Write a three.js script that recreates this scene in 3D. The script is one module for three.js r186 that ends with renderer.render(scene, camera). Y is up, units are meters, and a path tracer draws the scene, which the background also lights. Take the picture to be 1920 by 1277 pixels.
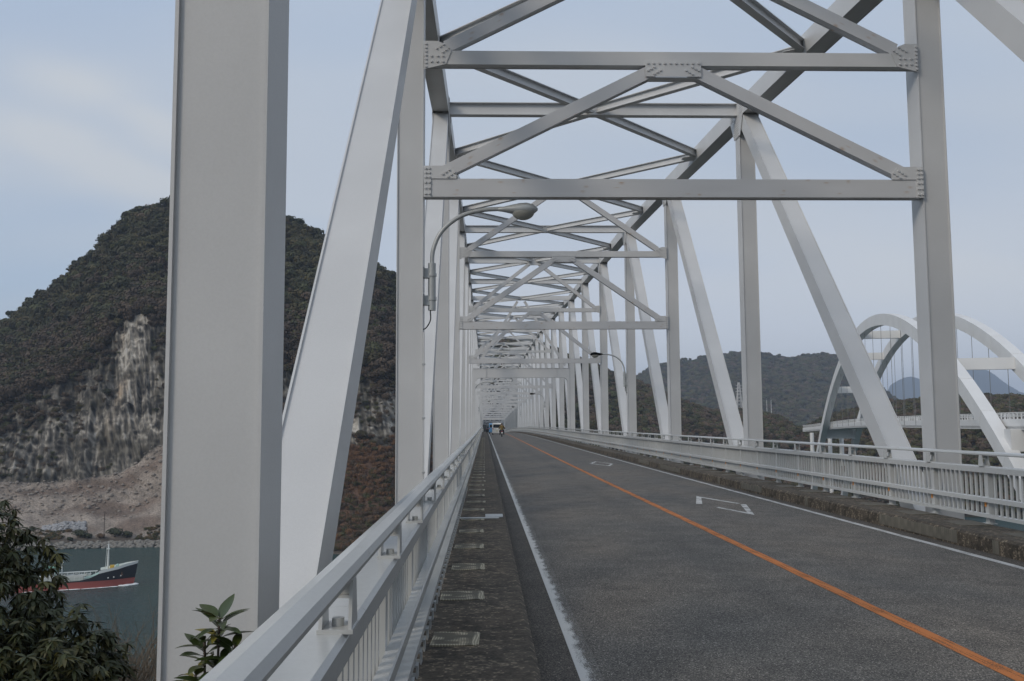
import * as THREE from 'three';
import { mergeGeometries, toCreasedNormals } from 'three/addons/utils/BufferGeometryUtils.js';
import { ImprovedNoise } from 'three/addons/math/ImprovedNoise.js';
import { MarchingCubes } from 'three/addons/objects/MarchingCubes.js';

// ------------------------------------------------------------------ camera, sky, sun, exposure
const scene = new THREE.Scene();
const V = (x, y, z) => new THREE.Vector3(x, y, z);
const camera = new THREE.PerspectiveCamera(40.23, 1024 / 681, 0.05, 40000);
camera.position.set(-3.655, 1.7745, 0);
{
  const pitch = 0.09, yaw = 0.0296, roll = 0.0054;
  const fwd = V(Math.sin(yaw) * Math.cos(pitch), Math.sin(pitch), -Math.cos(yaw) * Math.cos(pitch));
  const right = V(Math.cos(yaw), 0, Math.sin(yaw));
  const up = V(-Math.sin(yaw) * Math.sin(pitch), Math.cos(pitch), Math.cos(yaw) * Math.sin(pitch));
  camera.up.copy(right.multiplyScalar(Math.sin(roll)).addScaledVector(up, Math.cos(roll)));
  camera.lookAt(camera.position.clone().add(fwd));
}
const renderer = new THREE.WebGLRenderer({ antialias: true });
renderer.toneMapping = THREE.LinearToneMapping;
renderer.toneMappingExposure = 1.17;
renderer.shadowMap.enabled = true;

const NOISE = new ImprovedNoise();
const nz = (x, y = 0, z = 0) => NOISE.noise(x, y, z);
const fbm = (x, y = 0, z = 0, o = 4) => { let a = 0.5, s = 0, f = 1; for (let i = 0; i < o; i++) { s += a * nz(x * f, y * f, z * f); a *= 0.5; f *= 2.03; } return s; };
const clamp = (v, a = 0, b = 1) => Math.min(b, Math.max(a, v));
const sm = (a, b, v) => { const t = clamp((v - a) / (b - a)); return t * t * (3 - 2 * t); };
const lerp = (a, b, t) => a + (b - a) * t;
let seedState = 1;
const seed = (s) => { seedState = s >>> 0; };
const rnd = (a = 0, b = 1) => { seedState = (seedState + 0x6d2b79f5) >>> 0; let t = Math.imul(seedState ^ (seedState >>> 15), 1 | seedState); t = (t + Math.imul(t ^ (t >>> 7), 61 | t)) ^ t; return a + (b - a) * (((t ^ (t >>> 14)) >>> 0) / 4294967296); };

const sunDir = V(-0.74, 0.60, 0.42).normalize();   // thinly veiled sun, left and behind the camera
{
  const w = 1024, h = 512, data = new Float32Array(w * h * 4);
  for (let j = 0; j < h; j++) for (let i = 0; i < w; i++) {
    const el = ((j + 0.5) / h - 0.5) * Math.PI, az = ((i + 0.5) / w - 0.5) * 2 * Math.PI;
    const dx = Math.cos(el) * Math.cos(az), dy = Math.sin(el), dz = Math.cos(el) * Math.sin(az);
    const e = Math.max(dy, 0);
    // clear air: pale at the horizon, bluer higher up
    const t = sm(0.0, 0.30, e), u = sm(0.3, 1, e);
    const pl = sm(-0.5, 0.05, dx);   // paler towards the right, bluer on the left
    let r = lerp(lerp(lerp(0.37, 0.62, pl), 0.345, t), 0.34, u), g = lerp(lerp(lerp(0.50, 0.66, pl), 0.436, t), 0.43, u), b = lerp(lerp(lerp(0.64, 0.73, pl), 0.578, t), 0.59, u);
    // thin high cloud: a veil thicker to the right, streaks elsewhere
    const k = 1 / (dy + 0.22), px = dx * k, pz = dz * k;
    const streak = fbm(px * 0.55 + 3.1, pz * 1.6 + 7.7, 0.3, 4) * 2.2 + 0.18;
    const veil = clamp(0.40 + 0.55 * nz(px * 0.45 + 1.7, pz * 0.45, 4.2) + 0.75 * dx, 0, 1);
    // the cream drifts of cloud low on the left
    const A = Math.atan2(dx, -dz) * 57.3, E = el * 57.3, wob = fbm(px * 2.3, pz * 2.3, 9, 4);
    let drift = 0; for (const [a0, e0, sa, se, k2] of [[-24.2, 19.0, 2.6, 1.3, 0.8], [-20.3, 17.0, 2.6, 1.0, 0.7], [-25.2, 15.4, 2.4, 1.1, 1], [-21.8, 14.0, 3.4, 1.0, 1], [-18.8, 13.6, 3, 0.7, 0.7], [-33, 17, 4, 1.5, 0.8], [24, 9, 9, 1.6, 0.6], [8, 21, 9, 2.2, 0.35]]) { const q = ((A - a0 + 2 * wob) / sa) ** 2 + ((E - e0 + 0.25 * (A - a0) + 2.2 * wob) / se) ** 2; drift = Math.max(drift, k2 * Math.exp(-q * 0.7)); }
    const c = clamp(0.55 * veil + 0.45 * clamp(streak, 0, 1) + 0.62 * drift) * sm(-0.02, 0.05, dy) * 0.92;
    const cb = 1 + 0.16 * (1 - t) * pl; r = lerp(r, 0.525 * cb, c); g = lerp(g, 0.555 * cb, c); b = lerp(b, 0.59 * cb, c);
    const m = Math.max(0, dx * sunDir.x + dy * sunDir.y + dz * sunDir.z);
    const glow = 0.55 * Math.pow(m, 3) + 1.6 * Math.pow(m, 24);
    r += glow * 0.62; g += glow * 0.60; b += glow * 0.56;
    if (dy < 0) { const d = sm(0, -0.12, dy); r = lerp(r, 0.10, d); g = lerp(g, 0.12, d); b = lerp(b, 0.13, d); }
    const o = (j * w + i) * 4; data[o] = r; data[o + 1] = g; data[o + 2] = b; data[o + 3] = 1;
  }
  const sky = new THREE.DataTexture(data, w, h, THREE.RGBAFormat, THREE.FloatType);
  sky.mapping = THREE.EquirectangularReflectionMapping; sky.magFilter = sky.minFilter = THREE.LinearFilter; sky.needsUpdate = true;
  scene.background = sky; scene.environment = sky;
}
const sun = new THREE.DirectionalLight(0xfff1de, 1.0);
sun.position.copy(sunDir).multiplyScalar(400); sun.target.position.set(0, 0, -100);
sun.castShadow = true; sun.shadow.radius = 28; sun.shadow.mapSize.set(4096, 4096);
Object.assign(sun.shadow.camera, { left: -350, right: 350, top: 350, bottom: -350, near: 1, far: 1200 });
scene.add(sun, sun.target);
scene.fog = new THREE.FogExp2(0xb2c1d6, 0.00017);

// ------------------------------------------------------------------ helpers
const used = {};
const numbered = (n) => { const k = used[n] = (used[n] ?? -1) + 1; return k ? n + '_' + String(k).padStart(3, '0') : n; };
function tag(o, label, category, group, kind) { if (label) o.userData.label = label; if (category) o.userData.category = category; if (group) o.userData.group = group; if (kind) o.userData.kind = kind; return o; }
function thing(name, label, category, p, turn = 0, group) { const o = new THREE.Group(); o.name = numbered(name); if (p) o.position.copy(p); o.rotation.y = turn; scene.add(o); return tag(o, label, category, group); }
function part(name, geo, mat, parent) { const m = new THREE.Mesh(geo, mat); m.name = name; m.castShadow = m.receiveShadow = true; parent.add(m); return m; }
function struct(name, geo, mat, label) { const m = part(numbered(name), geo, mat, scene); return tag(m, label, null, null, 'structure'); }
const box = (w, h, d, x = 0, y = 0, z = 0) => new THREE.BoxGeometry(w, h, d).translate(x, y, z);
const clean = (g) => { const r = g.index ? g.toNonIndexed() : g; for (const n of Object.keys(r.attributes)) if (!['position', 'normal', 'uv'].includes(n)) r.deleteAttribute(n); return r; };
const merge = (list) => mergeGeometries(list.map(clean), false);
function metreUV(g, k = 1) {   // uv in metres from the dominant direction of each face
  const p = g.attributes.position, n = g.attributes.normal, uv = new Float32Array(p.count * 2);
  for (let i = 0; i < p.count; i++) {
    const ax = Math.abs(n.getX(i)), ay = Math.abs(n.getY(i)), az = Math.abs(n.getZ(i));
    const [a, b] = ax > ay && ax > az ? [p.getY(i), p.getZ(i)] : ay > az ? [p.getX(i), p.getZ(i)] : [p.getX(i), p.getY(i)];
    uv[2 * i] = a * k; uv[2 * i + 1] = b * k;
  }
  g.setAttribute('uv', new THREE.BufferAttribute(uv, 2)); return g;
}
const cyl = (a, b, r0, r1 = r0, seg = 8) => {
  const d = b.clone().sub(a), L = d.length();
  return new THREE.CylinderGeometry(r1, r0, L, seg).translate(0, L / 2, 0).applyQuaternion(new THREE.Quaternion().setFromUnitVectors(V(0, 1, 0), d.normalize())).translate(a.x, a.y, a.z);
};
const tube = (pts, r, seg = 24, rs = 8) => new THREE.TubeGeometry(new THREE.CatmullRomCurve3(pts), seg, r, rs, false);
// closed profile [x, y] swept along the bridge by distance Z, following the road's rise
function sweep(profile, zs, rise = true) {
  const P = [], U = [], I = []; const m = profile.length; const len = [0];
  for (let i = 0; i < m; i++) { const a = profile[i], b = profile[(i + 1) % m]; len.push(len[i] + Math.hypot(a[0] - b[0], a[1] - b[1])); }
  for (let s = 0; s < m; s++) {
    const base = P.length / 3;
    for (const Z of zs) for (const e of [s, s + 1]) { const q = profile[e % m]; P.push(q[0], q[1] + (rise ? road(Z) : 0), -Z); U.push(len[e], Z); }
    for (let k = 0; k < zs.length - 1; k++) { const a = base + 2 * k; I.push(a, a + 1, a + 2, a + 1, a + 3, a + 2); }
  }
  const shape = THREE.ShapeUtils.triangulateShape(profile.map((q) => new THREE.Vector2(q[0], q[1])), []);
  for (const [Z, f] of [[zs[0], 0], [zs[zs.length - 1], 1]]) {
    const base = P.length / 3;
    for (const q of profile) { P.push(q[0], q[1] + (rise ? road(Z) : 0), -Z); U.push(q[0], q[1]); }
    for (const t of shape) f ? I.push(base + t[0], base + t[2], base + t[1]) : I.push(base + t[0], base + t[1], base + t[2]);
  }
  const g = new THREE.BufferGeometry();
  g.setAttribute('position', new THREE.Float32BufferAttribute(P, 3)); g.setAttribute('uv', new THREE.Float32BufferAttribute(U, 2)); g.setIndex(I);
  const n = g.toNonIndexed(); n.computeVertexNormals(); return n;
}
const rect = (x0, x1, y0, y1) => [[x0, y0], [x1, y0], [x1, y1], [x0, y1]];
// road level above the camera's stretch of road, by distance Z from the camera
const road = (Z) => Z < 150 ? 0.15 * sm(25, 135, Z) : 0.15 - 0.000046 * (Z - 150) ** 2;
const range = (a, b, step) => { const r = []; for (let v = a; v < b - 1e-6; v += step) r.push(v); r.push(b); return r; };

// ------------------------------------------------------------------ materials
function texture(w, h, fn, srgb = true, rx = 1, ry = 1) {
  const d = new Uint8Array(w * h * 4);
  for (let j = 0; j < h; j++) for (let i = 0; i < w; i++) { const c = fn(i, j), o = (j * w + i) * 4; d[o] = clamp(c[0]) * 255; d[o + 1] = clamp(c[1]) * 255; d[o + 2] = clamp(c[2]) * 255; d[o + 3] = 255; }
  const t = new THREE.DataTexture(d, w, h); t.wrapS = t.wrapT = THREE.RepeatWrapping; t.magFilter = THREE.LinearFilter; t.minFilter = THREE.LinearMipmapLinearFilter; t.generateMipmaps = true;
  if (srgb) t.colorSpace = THREE.SRGBColorSpace; t.repeat.set(rx, ry); t.needsUpdate = true; return t;
}
// noise that tiles over n cells
const lattice = (() => { seed(3); return Array.from({ length: 4096 }, () => rnd(-1, 1)); })();
const tileNoise = (x, y, n, z = 0) => {
  const N = Math.max(2, Math.round(n)), k = N / n, X = x * k, Y = y * k, i = Math.floor(X), j = Math.floor(Y), u = X - i, v = Y - j, f = u * u * (3 - 2 * u), g = v * v * (3 - 2 * v);
  const at = (p, q) => lattice[((((p % N) + N) % N) * 131 + (((q % N) + N) % N) * 977 + Math.floor(z * 37)) & 4095];
  return 0.75 * lerp(lerp(at(i, j), at(i + 1, j), f), lerp(at(i, j + 1), at(i + 1, j + 1), f), g);
};
const lin = (r, g, b) => new THREE.Color().setRGB(r, g, b);
const std = (c, rough = 0.8, extra = {}) => new THREE.MeshStandardMaterial({ color: c, roughness: rough, side: THREE.DoubleSide, ...extra });
seed(5);
const speck = Array.from({ length: 512 * 512 }, () => rnd());
const paintMap = texture(512, 512, (i, j) => { const s = 0.97 + 0.018 * tileNoise(i / 128, j / 128, 4) + 0.012 * tileNoise(i / 32, j / 32, 16, 5) + 0.02 * (speck[j * 512 + i] - 0.5); return [s, s, s * 0.995]; }, true, 0.23, 0.23);
const paintBump = texture(256, 256, (i, j) => { const s = 0.5 + 0.25 * tileNoise(i / 16, j / 16, 16) + 0.2 * tileNoise(i / 64, j / 64, 4, 9); return [s, s, s]; }, false, 1.2, 1.2);
const M = {};
M.steel = std(lin(0.60, 0.605, 0.61), 0.45, { map: paintMap, bumpMap: paintBump, bumpScale: 0.0012 });
// braces: the same paint with a few short rust runs
seed(31); const drips = Array.from({ length: 34 }, () => [rnd(0, 512), rnd(0, 512), rnd(8, 40), rnd(1.2, 4), rnd(0.25, 0.8)]);
const wornPaint = texture(512, 512, (i, j) => { let s = 0.965 + 0.02 * tileNoise(i / 64, j / 64, 8) + 0.02 * (speck[j * 512 + i] - 0.5), k = 0; for (const [a, b, l, w, m] of drips) { const d = i - a; if (d > 0 && d < l && Math.abs(j - b) < w * 2) k = Math.max(k, m * (1 - d / l) * Math.exp(-(((j - b) / w) ** 2)) * (0.6 + 0.4 * speck[j * 512 + i])); } return [s * (1 - 0.22 * k), s * (1 - 0.40 * k), s * (1 - 0.55 * k)]; }, true, 1, 0.16);
M.brace = std(lin(0.60, 0.605, 0.61), 0.48, { map: wornPaint, bumpMap: paintBump, bumpScale: 0.0012 });
M.rail = std(lin(0.55, 0.562, 0.56), 0.24, { map: paintMap, bumpMap: paintBump, bumpScale: 0.0006 });
M.galv = std(lin(0.46, 0.48, 0.49), 0.45, { metalness: 0.35, map: paintMap });
M.arch = std(lin(0.70, 0.70, 0.695), 0.6, { map: paintMap });
M.dark = std(lin(0.02, 0.02, 0.022), 0.6);
M.lamp = std(lin(0.42, 0.44, 0.44), 0.42, { metalness: 0.15 });
M.lens = new THREE.MeshPhysicalMaterial({ color: lin(0.42, 0.42, 0.38), roughness: 0.25, transmission: 0.35, thickness: 0, side: THREE.DoubleSide });
M.reflector = std(lin(0.75, 0.30, 0.06), 0.35);
M.reflectorPale = std(lin(0.62, 0.58, 0.42), 0.4);
// asphalt: stones of many greys in dark binder, 2.4 m tile
const asphaltMap = texture(1024, 1024, (i, j) => {
  const a = speck[((j >> 1) & 511) * 512 + ((i >> 1) & 511)], b = speck[(((j * 7 + 31) >> 2) & 511) * 512 + (((i * 7 + 11) >> 2) & 511)], f = speck[(j & 511) * 512 + ((i * 3 + j) & 511)];
  let s = 0.408 + 0.27 * (a - 0.5) + 0.12 * (b - 0.5) + 0.12 * (f - 0.5) + 0.05 * tileNoise(i / 64, j / 64, 16);
  if (a > 0.93) s += 0.30 * f; if (a < 0.12) s -= 0.13;
  return [s * 1.035, s, s * 0.95];
}, true, 1 / 4.2, 1 / 4.2);
const asphaltBump = texture(512, 512, (i, j) => { const a = speck[(j & 511) * 512 + i], s = 0.5 + 0.5 * (a - 0.5); return [s, s, s]; }, false, 1 / 4.2, 1 / 4.2);
M.asphalt = std(lin(0.69, 0.685, 0.675), 0.88, { map: asphaltMap, bumpMap: asphaltBump, bumpScale: 0.004, vertexColors: true });
// kerb and footway concrete: dark with lichen and dirt
const kerbMap = texture(1024, 1024, (i, j) => {
  const n = tileNoise(i / 90, j / 90, 1024 / 90, 2), m = tileNoise(i / 24, j / 24, 1024 / 24, 6), l = tileNoise(i / 8, j / 8, 128, 3), f = speck[(j & 511) * 512 + (i & 511)];
  let s = 0.265 + 0.07 * n + 0.08 * m + 0.07 * l + 0.06 * (f - 0.5); if (m + l > 0.6) s += 0.12;
  return [s * 1.10, s, s * 0.86];
}, true, 1 / 1.9, 1 / 1.9);
M.kerb = std(lin(1, 1, 1), 0.92, { map: kerbMap, bumpMap: asphaltBump, bumpScale: 0.006, vertexColors: true });
const mortarMap = texture(256, 256, (i, j) => {
  const wav = Math.sin((i + 5 * tileNoise(i / 32, j / 64, 8, 1)) * 0.42 + 3 * tileNoise(i / 64, j / 100, 4)), f = speck[j * 512 + i];
  const worn = sm(-0.2, 0.35, tileNoise(i / 40, j / 40, 6.4, 7) + (i > 218 ? 0.55 : j > 236 ? 0.3 : -0.02));
  const s = lerp(0.37, 0.74, worn * (0.45 + 0.5 * (wav > 0.45 ? 1 : 0))) + 0.10 * (f - 0.5);
  return [s * 1.04, s, s * 0.88];
});
M.mortar = std(lin(1, 1, 1), 0.9, { map: mortarMap });
M.repair = std(lin(0.20, 0.185, 0.15), 0.9, { map: texture(256, 256, (i, j) => { const s = 0.82 + 0.12 * tileNoise(i / 32, j / 32, 8) + 0.1 * tileNoise(i / 8, j / 60, 4, 3) + 0.12 * (speck[j * 512 + i] - 0.5); return [s, s, s]; }) });
const wornMask = (edge) => texture(40, 512, (i, j) => {
  const x = i / 40, n = speck[j * 512 + i] * 0.7 + 0.3 * speck[(j >> 1) * 512 + (i >> 1) + 100];
  const cover = edge ? 1.0 - 1.0 * sm(0.12, 0.98, x + 0.25 * tileNoise(i / 10, j / 40, 12.8)) : 0.86 + 0.30 * tileNoise(i / 14, j / 64, 8) - 0.45 * sm(0.05, 0.5, tileNoise(i / 2.5, j / 128, 16, 4));
  const s = n < cover ? 1 : 0.06; return [s, s, s];
}, false, 1, 1);
M.whiteWorn = std(lin(0.52, 0.52, 0.50), 0.8, { alphaMap: wornMask(true), transparent: true });
M.white = std(lin(0.50, 0.50, 0.485), 0.8, { alphaMap: wornMask(false), transparent: true });
M.orange = std(lin(0.47, 0.155, 0.034), 0.8, { alphaMap: wornMask(false), transparent: true });
const LEFT_HILL=[[[-196.3,-44.2,-288],[-196.3,-38.2,-300],[-200.8,-35.4,-307],[-216.2,-27,-330],[-226.2,-20.7,-345],[-246.4,-8.2,-375],[-273,2.3,-415],[-309.8,23.5,-470],[-368.5,-21.5,-560]],
[[-176.3,-44.2,-296],[-176.3,-38.2,-308],[-180.2,-35.4,-315],[-193.6,-27.9,-338],[-202.5,-19.9,-353],[-220.6,2.1,-383],[-243.8,15.2,-423],[-276.2,41.2,-478],[-327.6,-3.8,-568]],
[[-161.4,-44.2,-300],[-161.4,-38.2,-312],[-165,-35.4,-319],[-177.1,-28.1,-342],[-185.2,-18.9,-357],[-201.8,10.7,-387],[-222.9,26.1,-427],[-252.2,53.3,-482],[-298.6,8.3,-572]],
[[-148.7,-44.2,-302],[-148.7,-38.2,-314],[-151.9,-35.4,-321],[-163,-27.8,-344],[-170.4,-19.1,-359],[-185.8,17.2,-389],[-205.2,35.8,-429],[-232.1,67.9,-484],[-274.6,22.9,-574]],
[[-135.7,-44.2,-304],[-135.7,-38.2,-316],[-138.6,-35.4,-323],[-148.7,-28.1,-346],[-155.4,-17.4,-361],[-169.6,26.1,-391],[-187.2,47,-431],[-211.8,85,-486],[-250.3,40,-576]],
[[-122.5,-44.2,-306],[-122.5,-38.2,-318],[-125.1,-35.4,-325],[-134.1,-27.4,-348],[-140.2,-14.5,-363],[-153.5,46.4,-393],[-169,62.1,-433],[-191.3,109.5,-488],[-225.9,64.5,-578]],
[[-109.9,-44.2,-305],[-109.9,-38.2,-317],[-112.2,-35.4,-324],[-120.4,-24.5,-347],[-126,-4.5,-362],[-137.6,46.2,-392],[-151.7,66.9,-432],[-171.7,116.4,-487],[-202.7,71.4,-577]],
[[-88.1,-44.2,-296],[-88.1,-38.2,-308],[-90,-35.4,-315],[-96.7,-23.1,-338],[-101.2,-4.4,-353],[-110.6,40.7,-383],[-122.3,69.2,-423],[-138.7,122.8,-478],[-164.1,77.8,-568]],
[[-65.8,-44.2,-288],[-65.8,-38.2,-300],[-67.3,-35.4,-307],[-72.3,-22.7,-330],[-75.8,-4.4,-345],[-82.5,24.8,-375],[-91.5,60.7,-415],[-103.7,103.6,-470],[-122.8,58.6,-560]],
[[-48.5,-44.2,-284],[-48.5,-38.2,-296],[-49.6,-35.4,-303],[-53.2,-22.5,-326],[-55.7,-4.9,-341],[-60.6,24.5,-371],[-67,53,-411],[-75.9,91,-466],[-89.8,46,-556]],
[[-31.6,-44.2,-284],[-31.6,-38.2,-296],[-32.2,-35.4,-303],[-34.5,-22.6,-326],[-36,-5.6,-341],[-39,21.2,-371],[-43,41,-411],[-48.4,73.3,-466],[-57,28.3,-556]],
[[-13.3,-44.2,-333],[-13.3,-38.2,-345],[-13.5,-35.4,-352],[-14.1,-26.5,-375],[-14.6,-10.1,-390],[-15.4,12.9,-420],[-16.5,27.1,-460],[-18,52.4,-515],[-20.6,7.4,-605]]];
const FAR_SHORE_HILL=[[[-14.8,-44.2,-390],[-14.8,-38.2,-400],[-17.4,4.9,-490],[-20,37.8,-586],[-22,57.3,-655],[-23.2,64.5,-700],[-26.6,34.5,-820]],
[[1.2,-44.2,-395],[1.2,-38.2,-405],[2.3,4.9,-493.5],[3.4,37.7,-587.9],[4.2,57.2,-655.8],[5,64.4,-700],[6.2,34.4,-820]],
[[17.7,-44.2,-400],[17.7,-38.2,-410],[22.2,4,-497],[27,36.2,-589.8],[30.5,55.3,-656.5],[33.2,62.3,-700],[39,32.3,-820]],
[[32.6,-44.2,-410],[32.6,-38.2,-420],[39.9,0.1,-504],[47.6,29.2,-593.6],[53.2,46.5,-658],[57.4,52.9,-700],[67.2,22.9,-820]],
[[57.2,-44.2,-420],[57.2,-38.2,-430],[68.2,-6.7,-508],[80,17.4,-591.2],[88.5,31.7,-651],[94.6,36.9,-690],[111,6.9,-810]],
[[78,-44.2,-420],[78,-38.2,-430],[92.3,-12.2,-505],[107.4,7.6,-585],[118.4,19.4,-642.5],[126,23.7,-680],[148.3,-6.3,-800]],
[[100.4,-44.2,-420],[100.4,-38.2,-430],[117.8,-17.6,-502],[136.4,-1.8,-578.8],[149.7,7.5,-634],[158.7,10.9,-670],[187.5,-19.1,-790]],
[[115,-44.2,-410],[115,-38.2,-420],[135.3,-17.7,-492],[157,-2,-568.8],[172.6,7.2,-624],[183.1,10.7,-660],[216.7,-19.3,-780]],
[[124.1,-44.2,-400],[124.1,-38.2,-410],[145.6,-19.7,-479],[168.5,-5.6,-552.6],[185,2.8,-605.5],[195.9,5.9,-640],[233.1,-24.1,-760]],
[[134.3,-44.2,-395],[134.3,-38.2,-405],[154.2,-22.9,-463.5],[175.5,-11.2,-525.9],[190.7,-4.3,-570.8],[200.7,-1.7,-600],[241.6,-31.7,-720]],
[[146.6,-44.2,-390],[146.6,-38.2,-400],[169.1,-19.3,-460],[193.1,-4.9,-524],[210.4,3.7,-570],[222,6.8,-600],[266.7,-23.2,-720]],
[[165.5,-44.2,-385],[165.5,-38.2,-395],[187.9,-16.6,-447.5],[211.9,-0.1,-503.5],[229.1,9.7,-543.8],[241,13.3,-570],[291.7,-16.7,-690]],
[[186.3,-44.2,-385],[186.3,-38.2,-395],[207.2,-16,-438.5],[229.5,1,-484.9],[245.5,11.1,-518.2],[256.7,14.8,-540],[313.7,-15.2,-660]],
[[209.1,-44.2,-380],[209.1,-38.2,-390],[230.4,-15.2,-429],[253.1,2.3,-470.6],[269.4,12.7,-500.5],[280.9,16.5,-520],[345.5,-13.5,-640]],
[[229.1,-44.2,-375],[229.1,-38.2,-385],[249.9,-16.2,-419.5],[272.2,0.5,-456.3],[288.2,10.4,-482.8],[299.5,14.1,-500],[371.1,-15.9,-620]],
[[267.5,-44.2,-365],[267.5,-38.2,-375],[290.3,-18,-406.5],[314.6,-2.5,-440.1],[332,6.6,-464.2],[344.2,10,-480],[430.2,-20,-600]]];
const WOODED_HILL=[[[95.7,-38.2,-1150],[121.6,12.3,-1450],[143.8,53.6,-1700],[164.8,-6.4,-1950]],
[[141.9,-38.2,-1150],[179.9,24.5,-1450],[212.6,75.7,-1700],[243.1,15.7,-1950]],
[[181.6,-38.2,-1150],[229.9,30.8,-1450],[271.8,87.2,-1700],[310.5,27.2,-1950]],
[[208.1,-38.2,-1150],[263.4,39.9,-1450],[311.5,103.8,-1700],[355.4,43.8,-1950]],
[[254.6,-38.2,-1150],[322,47.3,-1450],[380.9,117.3,-1700],[434.3,57.3,-1950]],
[[284.5,-38.2,-1150],[359.7,51,-1450],[425.6,124.1,-1700],[485,64.1,-1950]],
[[311.2,-38.2,-1150],[393.3,52.6,-1450],[465.4,126.9,-1700],[530.2,66.9,-1950]],
[[341.2,-38.2,-1150],[431.2,52.5,-1450],[510.1,126.8,-1700],[581.1,66.8,-1950]],
[[368,-38.2,-1150],[464.9,49.2,-1450],[549.7,120.7,-1700],[626.5,60.7,-1950]],
[[401.4,-38.2,-1150],[507.1,51.3,-1450],[599.6,124.5,-1700],[683.2,64.5,-1950]],
[[434.9,-38.2,-1150],[549.3,50.6,-1450],[649.5,123.3,-1700],[740,63.3,-1950]],
[[461.8,-38.2,-1150],[583.2,38,-1450],[688.6,100.4,-1700],[785.6,40.4,-1950]],
[[485.3,-38.2,-1150],[612.9,20,-1450],[722.2,67.7,-1700],[825.5,7.7,-1950]],
[[500.8,-38.2,-1150],[632.4,10.2,-1450],[744.4,49.9,-1700],[851.7,-10.1,-1950]],
[[522.3,-38.2,-1150],[659.6,-2.8,-1450],[775.3,26.1,-1700],[888.3,-33.9,-1950]],
[[549.3,-38.2,-1150],[693.6,-19.1,-1450],[813.9,-3.5,-1700],[934,-63.5,-1950]]];
const DISTANT=[[[1949.2,-38.2,-5200],[2254.7,114.4,-6000],[2587.6,-38.2,-6900]],
[[2237.8,-38.2,-5200],[2591.7,192.7,-6000],[2970.5,-38.2,-6900]],
[[2283.4,-38.2,-5200],[2646.8,244.6,-6000],[3031.1,-38.2,-6900]],
[[2344.3,-38.2,-5200],[2719,282.7,-6000],[3111.9,-38.2,-6900]],
[[2396.1,-38.2,-5200],[2779.8,299.9,-6000],[3180.6,-38.2,-6900]],
[[2451,-38.2,-5200],[2842.5,278.7,-6000],[3253.5,-38.2,-6900]],
[[2512,-38.2,-5200],[2911.1,233.1,-6000],[3334.4,-38.2,-6900]],
[[2588.3,-38.2,-5200],[2998.2,204.8,-6000],[3435.7,-38.2,-6900]],
[[2664.7,-38.2,-5200],[3090.3,277.7,-6000],[3537,-38.2,-6900]],
[[2704.4,-38.2,-5200],[3138.9,330,-6000],[3589.8,-38.2,-6900]],
[[2756.5,-38.2,-5200],[3200.5,354.2,-6000],[3658.8,-38.2,-6900]],
[[2787.1,-38.2,-5200],[3235.3,340.1,-6000],[3699.4,-38.2,-6900]],
[[2833,-38.2,-5200],[3288.6,339.9,-6000],[3760.3,-38.2,-6900]],
[[2878.9,-38.2,-5200],[3340.3,308.2,-6000],[3821.3,-38.2,-6900]],
[[2940.2,-38.2,-5200],[3408.5,255.4,-6000],[3902.7,-38.2,-6900]],
[[3001.6,-38.2,-5200],[3477.3,213.2,-6000],[3984.1,-38.2,-6900]],
[[3047.6,-38.2,-5200],[3529.3,188.5,-6000],[4045.1,-38.2,-6900]],
[[3232,-38.2,-5200],[3741.1,159.7,-6000],[4289.8,-38.2,-6900]],
[[3601.8,-38.2,-5200],[4161.1,35.5,-6000],[4780.6,-38.2,-6900]]];
// ------------------------------------------------------------------ bridge deck
const Z0 = -8, Z1 = 500;
const zFine = [...range(Z0, 60, 0.5), ...range(61, 150, 1), ...range(153, Z1, 3)];
const zRail = [...range(Z0, 20, 28), ...range(30, 140, 10), ...range(148, Z1, 8)];
const crown = (x) => 0.025 - 0.055 * (x / 3.3) ** 2;
function strip(x0, x1, nx, zs, y, vcol, u0 = 0, u1 = 1, metric = true) {
  const P = [], U = [], C = [], I = [];
  zs.forEach((Z, k) => { for (let i = 0; i <= nx; i++) { const t = i / nx, x = lerp(x0, x1, t); P.push(x, (typeof y === 'function' ? y(x, Z) : y) + road(Z), -Z); U.push(metric ? x : lerp(u0, u1, t), metric ? Z : Z / 2); if (vcol) C.push(...vcol(x, Z)); } });
  for (let k = 0; k < zs.length - 1; k++) for (let i = 0; i < nx; i++) { const a = k * (nx + 1) + i, b = a + nx + 1; I.push(a, a + 1, b, a + 1, b + 1, b); }
  const g = new THREE.BufferGeometry(); g.setAttribute('position', new THREE.Float32BufferAttribute(P, 3)); g.setAttribute('uv', new THREE.Float32BufferAttribute(U, 2));
  if (vcol) g.setAttribute('color', new THREE.Float32BufferAttribute(C, 3)); g.setIndex(I); g.computeVertexNormals(); return g;
}
const roadTone = (x, Z) => {
  const n = fbm(x * 0.9, Z * 0.35, 3, 3), m = fbm(x * 0.35, Z * 0.05, 8, 3), tyre = 0.06 * (Math.exp(-(((Math.abs(x) - 0.8) / 0.28) ** 2)) + Math.exp(-(((Math.abs(x) - 2.2) / 0.28) ** 2)));
  let s = 0.98 + 0.26 * n + 0.24 * m - tyre; let r = 1 + 0.10 * n + 0.08 * m;
  if (Math.abs(x) > 2.96) { s *= 0.66 + 0.25 * fbm(x * 3, Z * 1.1, 1, 3); r = 1.05; }   // silt and dirt in the gutters
  return [s * r, s, s * (2 - r) * 0.99];
};
struct('road_surface', strip(-3.3, 3.3, 44, [...range(-60, -8.5, 2), ...zFine], crown, roadTone), M.asphalt, 'grey asphalt carriageway of the truss bridge');
const dirt = (Z, x = 0) => { const s = 1 + 0.28 * fbm(x * 2, Z * 0.7, 5, 3); return [s, s, s]; };
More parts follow.
